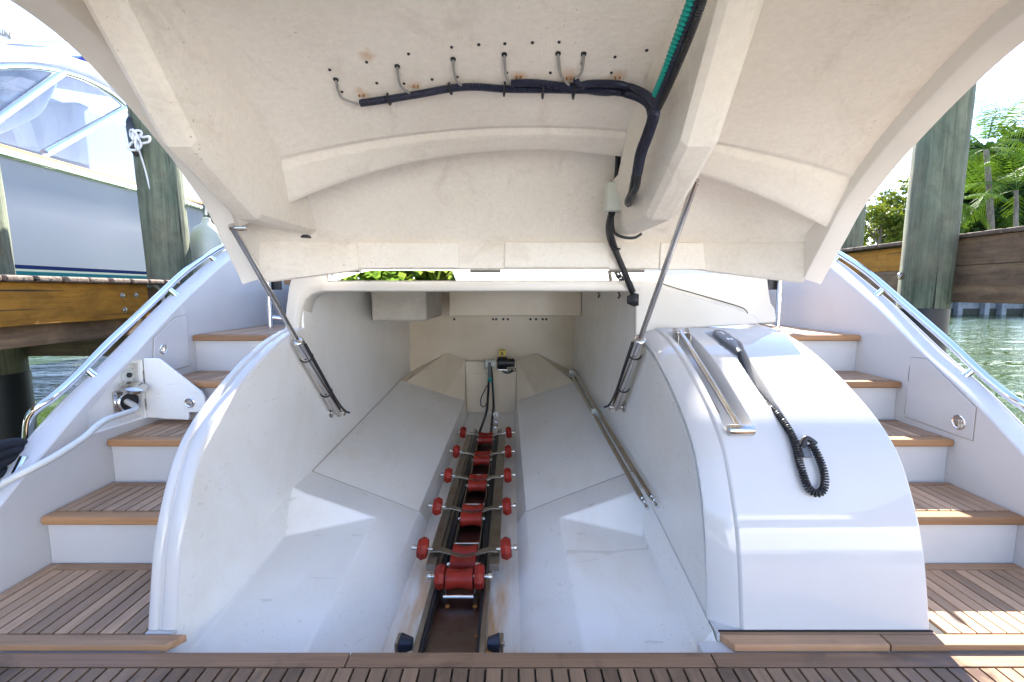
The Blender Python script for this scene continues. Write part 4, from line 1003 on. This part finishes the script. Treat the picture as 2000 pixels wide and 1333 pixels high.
# black mooring line on the port cleat
ml = empty('mooring_line', (-2.1, 1.62, .40), label='black mooring line wound in thick turns on the chrome cleat', category='rope')
for pth in ([(-30, 880), (15, 868), (38, 866), (44, 874), (20, 893), (-30, 905)], [(-30, 920), (10, 900), (36, 886), (47, 892), (42, 908), (20, 935), (-30, 960)], [(-30, 935), (0, 925), (24, 915), (30, 925), (10, 950), (-30, 985)], [(-30, 898), (20, 882), (40, 882), (30, 910), (0, 930), (-30, 950)]):
    mb = MB().tube([PX(a, b, -1.955 - .02 * i) for i, (a, b) in enumerate(pth)], .021, 12, smooth=6); mb.v = [v - Vector((-2.1, 1.62, .40)) for v in mb.v]; mb.build('rope_turn', 'rope_black', ml)

# ================================================================== DOCKS AND PILINGS
def piling(x, y, r, z0, z1, label, sleeve=None, lean=(0, 0), cap=None, mat='piling_wood', seed=0):
    p = empty('piling', (x, y, -.5), label=label, category='piling', group='timber pilings of the dock')
    rr = random.Random(seed); rows = []
    nz = 14
    for i in range(nz + 1):
        z = z0 + (z1 - z0) * i / nz; ox = lean[0] * (z - .5); oy = lean[1] * (z - .5)
        rows.append([Vector((ox + math.cos(2 * math.pi * k / 28) * r * (1 + rr.uniform(-.012, .012)), oy + math.sin(2 * math.pi * k / 28) * r * (1 + rr.uniform(-.012, .012)), z + .5)) for k in range(28)])
    mb = MB().grid(rows, True); mb.f.append([nz * 28 + k for k in range(28)]); mb.build('post', mat, p)
    if sleeve is not None: MB().lathe((0, 0, -.6), (0, 0, 1), [(0, r * 1.0), (sleeve + 1.1, r * 1.03), (sleeve + 1.105, r * .9)], 28).build('sleeve', 'sleeve_black', p)
    if cap: MB().lathe((lean[0] * (z1 - .5), lean[1] * (z1 - .5), z1 + .5 - cap), (lean[0], lean[1], 1), [(0, r * 1.02), (cap, r * 1.04), (cap + .12, r * .3)], 28).build('cap', 'cap_blue', p)
    return p
pA = piling(-2.74, 3.72, .152, .2, 2.66, 'green weathered piling with rope tied to a black cleat, left side', lean=(-.03, 0), cap=.13, seed=1)
piling(-3.80, 3.32, .165, .52, 4.2, 'pale piling at the far left edge rising above the dock, black sleeve below', sleeve=.52, lean=(-.03, 0), seed=2)
piling(-3.25, 5.2, .16, -.5, 3.0, 'dark piling half hidden behind the fender on the left', seed=3)
piling(3.44, 3.83, .172, .98, 4.2, 'big green piling on the right with a long crack, black sleeve below', sleeve=.98, lean=(.012, 0), seed=4)
piling(4.05, 5.62, .17, .5, 2.95, 'darker green piling beside the raised hatch, behind the right handrail', seed=5)
q = PY(1759, 540, 3.66); MB().lathe(q, (0, -1, 0), [(0, .030), (.004, .030), (.006, .016), (.02, .014)], 16).build('washer', 'steel', None, label='steel bolt and washer on the big right piling', category='bolt')
# cleat and tied rope on the left piling
cl = empty('piling_cleat', PY(266, 268, 3.56), label='black cleat screwed on the left piling', category='cleat')
MB().tube([(-.012, -.03, .13), (-.006, -.045, .08), (0, -.04, 0), (.012, -.045, -.10), (.018, -.03, -.15)], lambda t: .012 + .016 * math.sin(math.pi * t), 10, smooth=5).build('horn', 'black_plastic', cl)
MB().box(-.02, .02, -.03, .05, -.05, .05).build('foot', 'black_plastic', cl, .006)
rp = empty('dock_line', PY(270, 272, 3.48), label='white rope knotted round the cleat on the left piling', category='rope')
rr = random.Random(4)
mb = MB().tube([(.005 + .045 * math.cos(t * 2.3) * (.5 + .5 * math.sin(t * 1.1)), -.03 - .02 * math.sin(t * 3), .07 * math.sin(t * 1.7) - .02) for t in [i * .22 for i in range(60)]], .0085, 8, smooth=3); mb.build('knot', 'rope_white', rp)
MB().tube([(.0, 0, .03), (.04, -.01, .01), (.08, .0, .015), (.07, .01, -.015), (.03, 0, -.03)], .0085, 8, smooth=6).build('loop', 'rope_white', rp)
MB().tube([(-.03, .03, -.05), (-.03, .08, -.2), (-.015, .10, -.38)], .006, 8, smooth=4).build('tail', 'rope_white', rp)
# rope hanging at the foot of that piling
MB().tube([PY(297, 552, 3.48), PY(308, 562, 3.5), PY(316, 575, 3.5), PY(320, 592, 3.5), PY(317, 606, 3.5)], .012, 8, smooth=5).build('rope', 'rope_white', None, label='short white rope hanging at the foot of the left piling', category='rope')

dkL = empty('dock', (-3.2, 1.5, 1.0), label='brown timber dock on the left with rounded plank ends and orange fascia', category='dock')
def D_(mb, n, m, root, **k):
    b = root.location; mb.v = [v - b for v in mb.v]; return mb.build(n, m, root, **k)
zt = PX(0, 551, -2.6).z; zbt = PX(0, 640, -2.6).z
D_(MB().box(-2.65, -2.60, -1.5, 3.27, zbt, zt), 'fascia_board', 'fascia_orange', dkL, bevel=.004)
y = -1.48; i = 0
while y < 3.42:
    wd = .138
    D_(MB().box(-4.2, -2.546 + random.uniform(-.012, .012), y, y + wd, zt + .001, zt + .036), 'plank', 'dock_plank', dkL, bevel=.012, seg=3); y += .152
D_(MB().box(-4.3, -2.70, 3.42, 3.50, .63, .98), 'header_beam', 'dock_grey', dkL, bevel=.004)
D_(MB().box(-2.70, -2.655, -1.5, 3.42, zbt - .12, zt - .02), 'joist', 'dock_brown', dkL, bevel=.004)
for px, py in ((238, 578), (265, 577), (243, 606)):
    D_(MB().lathe(PX(px, py, -2.60), (1, 0, 0), [(0, .018), (.003, .018), (.005, .013), (.010, .011), (.013, .004)], 14), 'bolt', 'steel', dkL)

dkR = empty('dock', (4.5, 4, 1.0), label='dark brown two-board timber dock on the right behind the pilings', category='dock')
xa = 3.66
def boardz(py, px=2000): return PX(px, py, xa).z
z_top, z_mid, z_bot = PX(2000, 452, xa).z, PX(2000, 512, xa).z, PX(2000, 594, xa).z
for a, b, m in ((z_mid + .001, z_top, 'fascia_orange'), (z_bot, z_mid - .001, 'dock_brown')):
    D_(MB().box(xa, xa + .05, -2, 4.02, a, b), 'fascia_board', 'dock_brown', dkR, bevel=.006)
    D_(MB().box(xa + .03, xa + .08, 4.06, 5.9, a - .015, b - .015), 'fascia_board', 'fascia_orange' if m == 'fascia_orange' else 'dock_brown', dkR, bevel=.006)
D_(MB().box(xa + .085, xa + .14, -2, 5.9, z_bot + .02, z_top - .01), 'joist', 'dock_brown', dkR, bevel=.004)
y = -2.0
while y < 5.9:
    D_(MB().box(xa - .03 + random.uniform(-.008, .008), xa + 1.6, y, y + .139, z_top + .002, z_top + .036), 'plank', 'dock_plank', dkR, bevel=.008); y += .147
# fender
fd = empty('fender', (-2.52, 3.62, .9), label='pale greenish fender hanging between yacht and piling', category='fender')
D_(MB().lathe((-2.66, 4.05, 1.22), (0, 0, 1), [(-.50, .03), (-.47, .10), (-.40, .13), (.33, .13), (.40, .12), (.45, .095), (.48, .05), (.50, .035), (.535, .03), (.54, .01)], 28), 'body', 'fender_vinyl', fd)
D_(MB().tube([(-2.66, 4.05, 1.78), (-2.6, 4.0, 2.0)], .010, 8), 'line', 'rope_white', fd)

# sea wall across the water
for i in range(22):
    pass
sw = empty('sea_wall', (20, 32, -.5), label='grey concrete sea wall with pale posts across the green water', category='sea wall')
D_(MB().box(-160, 140, 32.0, 32.5, -1, .62), 'wall', 'concrete', sw, smooth=False)
worn('algae', (.03, .035, .025), (.012, .014, .012), .8, 4)
D_(MB().box(-160, 140, 31.97, 31.999, -1, -.08), 'tide_band', 'algae', sw, smooth=False)
for px in (1841, 1871, 1923, 1956, 2010, 2060):
    p = PY(px, 600, 31.8); D_(MB().box(p.x - .17, p.x + .17, 31.6, 31.96, -1, .60), 'post', 'pale_plastic' if False else 'concrete', sw, bevel=.02)
D_(MB().box(-160, 140, 31.5, 32.6, .621, .80), 'cap', 'concrete', sw, bevel=.03)

# ================================================================== TREES
def leaves(mb, c, rad, n, size, rr, clumps=26, flat=.6):
    cl_ = []
    for _ in range(clumps):
        while True:
            p = Vector((rr.uniform(-1, 1), rr.uniform(-1, 1), rr.uniform(-1, 1)))
            if .3 < p.length < 1: break
        cl_.append(Vector((p.x * rad[0], p.y * rad[1], p.z * rad[2])))
    for i in range(n):
        k = cl_[rr.randrange(clumps)]; s = min(rad) * .36
        p = Vector(c) + k + Vector((rr.gauss(0, s * .55), rr.gauss(0, s * .55), rr.gauss(0, s * .42)))
        d = Vector((rr.gauss(0, 1), rr.gauss(0, 1), rr.gauss(-.3, .6))).normalized(); e = d.cross(Vector((rr.gauss(0, 1), rr.gauss(0, 1), rr.gauss(0, 1)))).normalized()
        L_ = size * rr.uniform(.6, 1.3); W = L_ * .42
        mb.add([p, p + d * L_ * .5 + e * W, p + d * L_, p + d * L_ * .5 - e * W], [(0, 1, 2, 3)])
def tree(base, c, rad, n, size, mat, label, seed, group='trees on the bank'):
    rr = random.Random(seed); t = empty('tree', base, label=label, category='tree', group=group); b = Vector(base)
    mb = MB(); leaves(mb, Vector(c) - b, rad, n, size, rr, 34); me = bpy.data.meshes.new('crown'); me.from_pydata(mb.v, [], mb.f); me.materials.append(M[mat])
    o = bpy.data.objects.new('crown', me); col.objects.link(o); o.parent = t
    cc = Vector(c) - b; mb = MB().tube([(0, 0, 0), cc * .4 + Vector((.2, 0, 0)), cc * .8, cc + Vector((0, 0, rad[2] * .4))], lambda t_: .26 * (1 - .75 * t_), 9, smooth=4)
    for k in range(6):
        a = rr.uniform(0, 6.28); mb.tube([cc * .75, cc + Vector((math.cos(a) * rad[0] * .4, math.sin(a) * rad[1] * .4, .1)), cc + Vector((math.cos(a) * rad[0] * .75, math.sin(a) * rad[1] * .75, rr.uniform(-.2, .5) * rad[2]))], lambda t_: .10 * (1 - .7 * t_), 6, smooth=3)
    mb.build('trunk', 'bark', t); return t
def gp(px, Y): p = PY(px, 560, Y); return (p.x, Y, .55)
def ct_(px, py, Y): return tuple(PY(px, py, Y))
tree(gp(1715, 38), ct_(1722, 452, 38), (2.2, 2.0, 2.0), 2600, .34, 'leaf_light', 'yellow-green bushy tree left of the big right piling', 11)
tree(gp(1775, 40), ct_(1770, 420, 40), (2.3, 2.0, 2.8), 2600, .36, 'leaf_light', 'sunlit yellow-green tree mostly behind the big right piling', 12)
tree(gp(1905, 41), ct_(1905, 362, 41), (3.0, 2.4, 3.8), 9000, .46, 'leaf_dark', 'dark leafy tree just right of the big piling behind the palms', 13)
tree(gp(1975, 40), ct_(1968, 335, 40), (3.2, 2.6, 3.9), 10000, .46, 'leaf_dark', 'tall dark leafy tree at the right edge behind the palms', 14)
tree(gp(2050, 40), ct_(2050, 370, 40), (3.2, 2.6, 4.2), 3000, .4, 'leaf_dark', 'dark leafy tree cut by the right edge of the picture', 15)
tree(gp(1935, 37), ct_(1950, 452, 37), (3.4, 1.6, 2.0), 6000, .42, 'leaf_dark', 'low dark bush along the bank above the right dock', 16)
for i in range(6):
    tree((-52 + i * 6.5, 37, .55), (-52 + i * 6.5, 37 + i % 2, 4.2), (3.4, 2.4, 3.4), 1500, .6, 'leaf_dark', 'dark tree on the far bank behind the neighbouring yacht', 300 + i, 'trees far behind the neighbouring yacht')
def palm(px, Y, top, base_row, n, length, label, seed, thick=.16, droop=1.0):
    rr = random.Random(seed); b = Vector(gp(px[0], Y)); c = PY(px[1], top, Y) - b
    t = empty('palm_tree', b, label=label, category='palm tree', group='palm trees on the bank')
    MB().tube([(0, 0, 0), c * .35 + Vector((.15, 0, 0)), c * .75 + Vector((.1, 0, 0)), c], lambda u: thick * (1.2 - .45 * u), 12, smooth=6).build('trunk', 'bark', t)
    for k in range(n):
        a = 2 * math.pi * k / n + rr.uniform(-.25, .25); el = rr.uniform(-.25, 1.25)
        L_ = length * rr.uniform(.8, 1.1); pts = []; d = Vector((math.cos(a) * math.cos(el), math.sin(a) * math.cos(el), math.sin(el))); p = c.copy()
        for i in range(13):
            pts.append(p.copy()); p = p + d * L_ / 12; d = (d + Vector((0, 0, -.085 * droop - .02 * i * .5))).normalized()
        mb = MB().tube(pts, lambda u: .025 * (1 - .8 * u), 4)
        for i in range(2, 13):
            for sub in (0, .33, .66):
                if i == 12 and sub: continue
                q = pts[i].lerp(pts[min(i + 1, 12)], sub); tt = (pts[min(i + 1, 12)] - pts[i - 1]).normalized(); sd = tt.cross(Vector((0, 0, 1))).normalized()
                ll = L_ * .30 * math.sin(math.pi * min(.97, (i + sub) / 13.2)) ** .6
                for s in (-1, 1):
                    e = (sd * s * .8 + tt * .55 + Vector((0, 0, -.45 + rr.uniform(-.2, .15)))).normalized(); w_ = tt * .030
                    mb.add([q - w_, q + w_, q + e * ll * .6 + w_ * .6, q + e * ll, q + e * ll * .6 - w_ * .6], [(0, 1, 2, 3, 4)])
        me = bpy.data.meshes.new('frond'); me.from_pydata(mb.v, [], mb.f); me.materials.append(M['leaf_palm']); o = bpy.data.objects.new('frond', me); col.objects.link(o); o.parent = t
palm((1940, 1926), 34, 292, 450, 24, 5.4, 'coconut palm with tall feathery crown rising at the right', 21, .2)
palm((1866, 1860), 33, 395, 460, 12, 3.0, 'small palm with pale grey trunk right beside the big piling', 22, .17)
palm((1975, 1985), 32.8, 372, 450, 12, 4.6, 'palm at the right edge with long drooping fronds', 23, .15, 1.5)

# ================================================================== NEIGHBOURING YACHT ON ITS LIFT
nb = empty('sport_yacht', (-7.5, 5, 1.2), label='white sport yacht with blue stripe raised behind the left dock', category='yacht')
NX = -6.5
def NB(mb, n, m, **k): return D_(mb, n, m, nb, **k)
sheer = lambda y: PX(0, 287, NX).z + .0 * y
zs_ = PX(0, 287, NX).z; z1_ = PX(34, 516, NX).z; z2_ = PX(120, 530, NX).z; z3_ = PX(120, 548, NX).z - .25
rows = []
for y in (-6, 0, 3, 6, 9, 12, 16):
    tap = 0 if y < 10 else (y - 10) * .12
    rows.append([Vector((NX - 3.9 + tap, y, zs_)), Vector((NX - tap, y, zs_)), Vector((NX - tap + .03, y, zs_ - .06)), Vector((NX - tap + .01, y, zs_ - .10)), Vector((NX - .05 - tap, y, (zs_ + z1_) / 2)), Vector((NX - .16 - tap, y, z1_))])
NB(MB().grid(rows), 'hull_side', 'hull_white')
NB(MB().grid([[r[-1], Vector((r[-1].x - .03, r[-1].y, z2_ + .015))] for r in rows]), 'boot_stripe', 'hull_navy', smooth=False)
NB(MB().grid([[Vector((r[-1].x - .03, r[-1].y, z2_ + .015)), Vector((r[-1].x - .04, r[-1].y, z2_ - .015))] for r in rows]), 'pin_stripe', 'stripe_cream', smooth=False)
NB(MB().grid([[Vector((r[-1].x - .04, r[-1].y, z2_ - .015)), Vector((r[-1].x - .30, r[-1].y, z3_ - .3)), Vector((r[-1].x - 1.8, r[-1].y, z3_ - .9))] for r in rows]), 'bottom_paint', 'hull_teal', smooth=False)
NB(MB().box(NX - .20, NX - .03, -6, 12, zs_ + .002, zs_ + .05), 'covering_board', 'varnish', bevel=.01)
NB(MB().tube([(NX + .02, -6, zs_ - .09), (NX + .02, 12, zs_ - .09)], .035, 10), 'rub_rail', 'chrome')
# enclosure: clear panels, tubes, visor
EX = -6.75
def en(px, py, X=EX): return PX(px, py, X)
NB(MB().add([en(-60, 262), en(-60, 140), en(30, 133), en(110, 140), en(170, 160), en(240, 205), en(300, 268), en(330, 375), en(200, 330)], [list(range(9))]), 'clear_panel', 'clear_vinyl', smooth=False)
arc1 = [(-80, 142), (0, 131), (60, 131), (120, 141), (175, 160), (225, 190), (270, 235)]
for name, dx, r_, mat in (('bow_tube', 0, .05, 'chrome'), ('bow_tube', -1.2, .05, 'hull_white')):
    NB(MB().tube([en(a, b + (0 if dx == 0 else 12)) + Vector((dx, 0, 0)) for a, b in arc1], r_, 10, smooth=5), name, mat)
rows = []
for a, b in arc1:
    p = en(a, b - 2); q = en(a, b - 30 - 6 * (a > 100)); rows.append([p, p.lerp(q, .3) + Vector((.04, 0, 0)), q, q + Vector((-1.6, 0, .25)), q + Vector((-3.2, 0, .2))])
NB(MB().grid(rows), 'visor_top', 'boat_canvas')
NB(MB().tube([en(-30, 250), en(120, 141)], .06, 12), 'frame_tube', 'chrome')
NB(MB().tube([en(88, 300), en(246, 211)], .06, 12), 'frame_tube', 'chrome')
NB(MB().tube([en(-30, 262, EX - .4), en(60, 222, EX - .4), en(85, 190, EX - .4), en(100, 158, EX - .4)], .07, 10, smooth=4), 'frame_tube', 'boat_canvas')
NB(MB().prism([en(28, 225, EX - .9), en(54, 222, EX - .9), en(78, 290, EX - .9), en(50, 285, EX - .9)], (-.12, 0, 0)), 'windscreen_post', 'boat_canvas')
NB(MB().prism([en(-60, 190, EX - 1.6), en(40, 150, EX - 1.6), en(200, 205, EX - 1.6), en(245, 260, EX - 1.6), en(150, 262, EX - 1.6), en(50, 228, EX - 1.6), en(-60, 240, EX - 1.6)], (-.8, 0, 0)), 'cabin_side', 'boat_canvas')
NB(MB().prism([en(-60, 190, EX - 1.58), en(30, 168, EX - 1.58), en(120, 200, EX - 1.58), en(60, 222, EX - 1.58), en(-60, 225, EX - 1.58)], (.01, 0, 0)), 'side_window', 'shade_window', smooth=False)
NB(MB().box(EX - 3.4, EX - .5, 8.0, 12.5, zs_, zs_ + 1.35), 'deckhouse', 'boat_canvas', bevel=.1, seg=3)
# radar arch and open-array scanner with its lettering
RX = -7.6
NB(MB().prism([en(-120, 60, RX), en(120, 68, RX), en(140, 76, RX), (en(128, 84, RX)), en(-120, 82, RX)], (-.16, 0, 0)), 'radar_scanner', 'boat_canvas', bevel=.03, seg=3)
NB(MB().prism([en(-60, 84, RX - .05), en(40, 86, RX - .05), en(110, 92, RX - .05), en(40, 98, RX - .05), en(-60, 92, RX - .05)], (-.3, 0, 0)), 'radar_base', 'boat_canvas', bevel=.03)
NB(MB().prism([en(150, 118, RX), en(170, 108, RX), en(190, 130, RX), en(195, 150, RX), en(150, 140, RX)], (-.3, 0, 0)), 'antenna_dome', 'hull_navy', bevel=.05, seg=3)
fc = bpy.data.curves.new('lettering', 'FONT'); fc.body = 'GARMIN'; fc.align_x = 'RIGHT'; fc.extrude = .001
p = en(22, 77.5, RX + .004); fc.size = .125; fc.space_character = 1.05; fc.offset = .004
tmp = bpy.data.objects.new('tmp', fc); col.objects.link(tmp); bpy.context.view_layer.update()
lm_ = bpy.data.meshes.new_from_object(tmp.evaluated_get(bpy.context.evaluated_depsgraph_get())); bpy.data.objects.remove(tmp); lm_.materials.clear(); lm_.materials.append(M['black_plastic'])
fo = bpy.data.objects.new('lettering', lm_); col.objects.link(fo); fo.parent = nb; fo.location = p - nb.location; fo.rotation_euler = (R(90), 0, R(90))
# lift beam under the neighbour
NB(MB().box(-10, -6.4, 4.5, 4.7, z3_ - .75, z3_ - .5), 'lift_beam', 'concrete', smooth=False)

# ================================================================== BEHIND THE CAMERA: what the polished strip mirrors, and an added light-bouncing dock
rr = random.Random(77)
for i in range(7):
    x = -20.5 + i * 3.0
    tree((x, -16, -.5), (x, -16 + rr.uniform(-1, 1), 1.9), (2.3, 1.6, 2.6), 3200, .55, 'leaf_bright' if i % 3 else 'leaf_light', 'leafy tree on the opposite bank mirrored in the polished strip', 200 + i, 'trees on the opposite bank')
rbt = empty('moored_boat', (6, -12, -.5), label='white boat moored opposite, mirrored in the polished strip', category='boat')
D_(MB().prism([(-1.2, -11.5, -.6), (26, -11.5, -.6), (29, -11.2, 2.9), (-2.2, -11.2, 2.1)], (0, -5, 0)), 'hull', 'boat_bright', rbt, bevel=.1)
D_(MB().prism([(1, -12.4, 2.1), (20, -12.4, 2.8), (17, -12.8, 5.4), (4, -12.8, 5.2)], (0, -3, 0)), 'cabin', 'boat_bright', rbt, bevel=.2)
D_(MB().prism([(4, -12.4, 3.1), (16, -12.4, 3.5), (15, -12.6, 4.6), (5.5, -12.6, 4.5)], (0, -.05, 0)), 'window', 'shade_window', rbt, smooth=False)
D_(MB().tube([(-2.1, -11.3, 2.9), (6, -11.2, 3.3), (26, -11.1, 3.8)], .03, 8), 'rail', 'chrome', rbt)
qd = empty('dock', (0, -3.4, 0), label='unseen pale timber dock added behind the stern to bounce light', category='dock')  # added out of view: its sunlit planks throw light up under the hatch
wood('bounce_plank', 'x', (.52, .52, .51), (.44, .44, .43), (.38, .38, .36), 20, .4)
y = -5.6
while y < -1.35:
    D_(MB().box(-14, 14, y, y + .142, .10, .14), 'plank', 'bounce_plank', qd, bevel=.004); y += .149
D_(MB().box(-14, 14, -5.6, -1.35, -.12, .098), 'joist', 'dock_grey', qd, smooth=False)

# ------------------------------------------------------------------ the raised parts parented through empties share world space
bpy.context.view_layer.update()
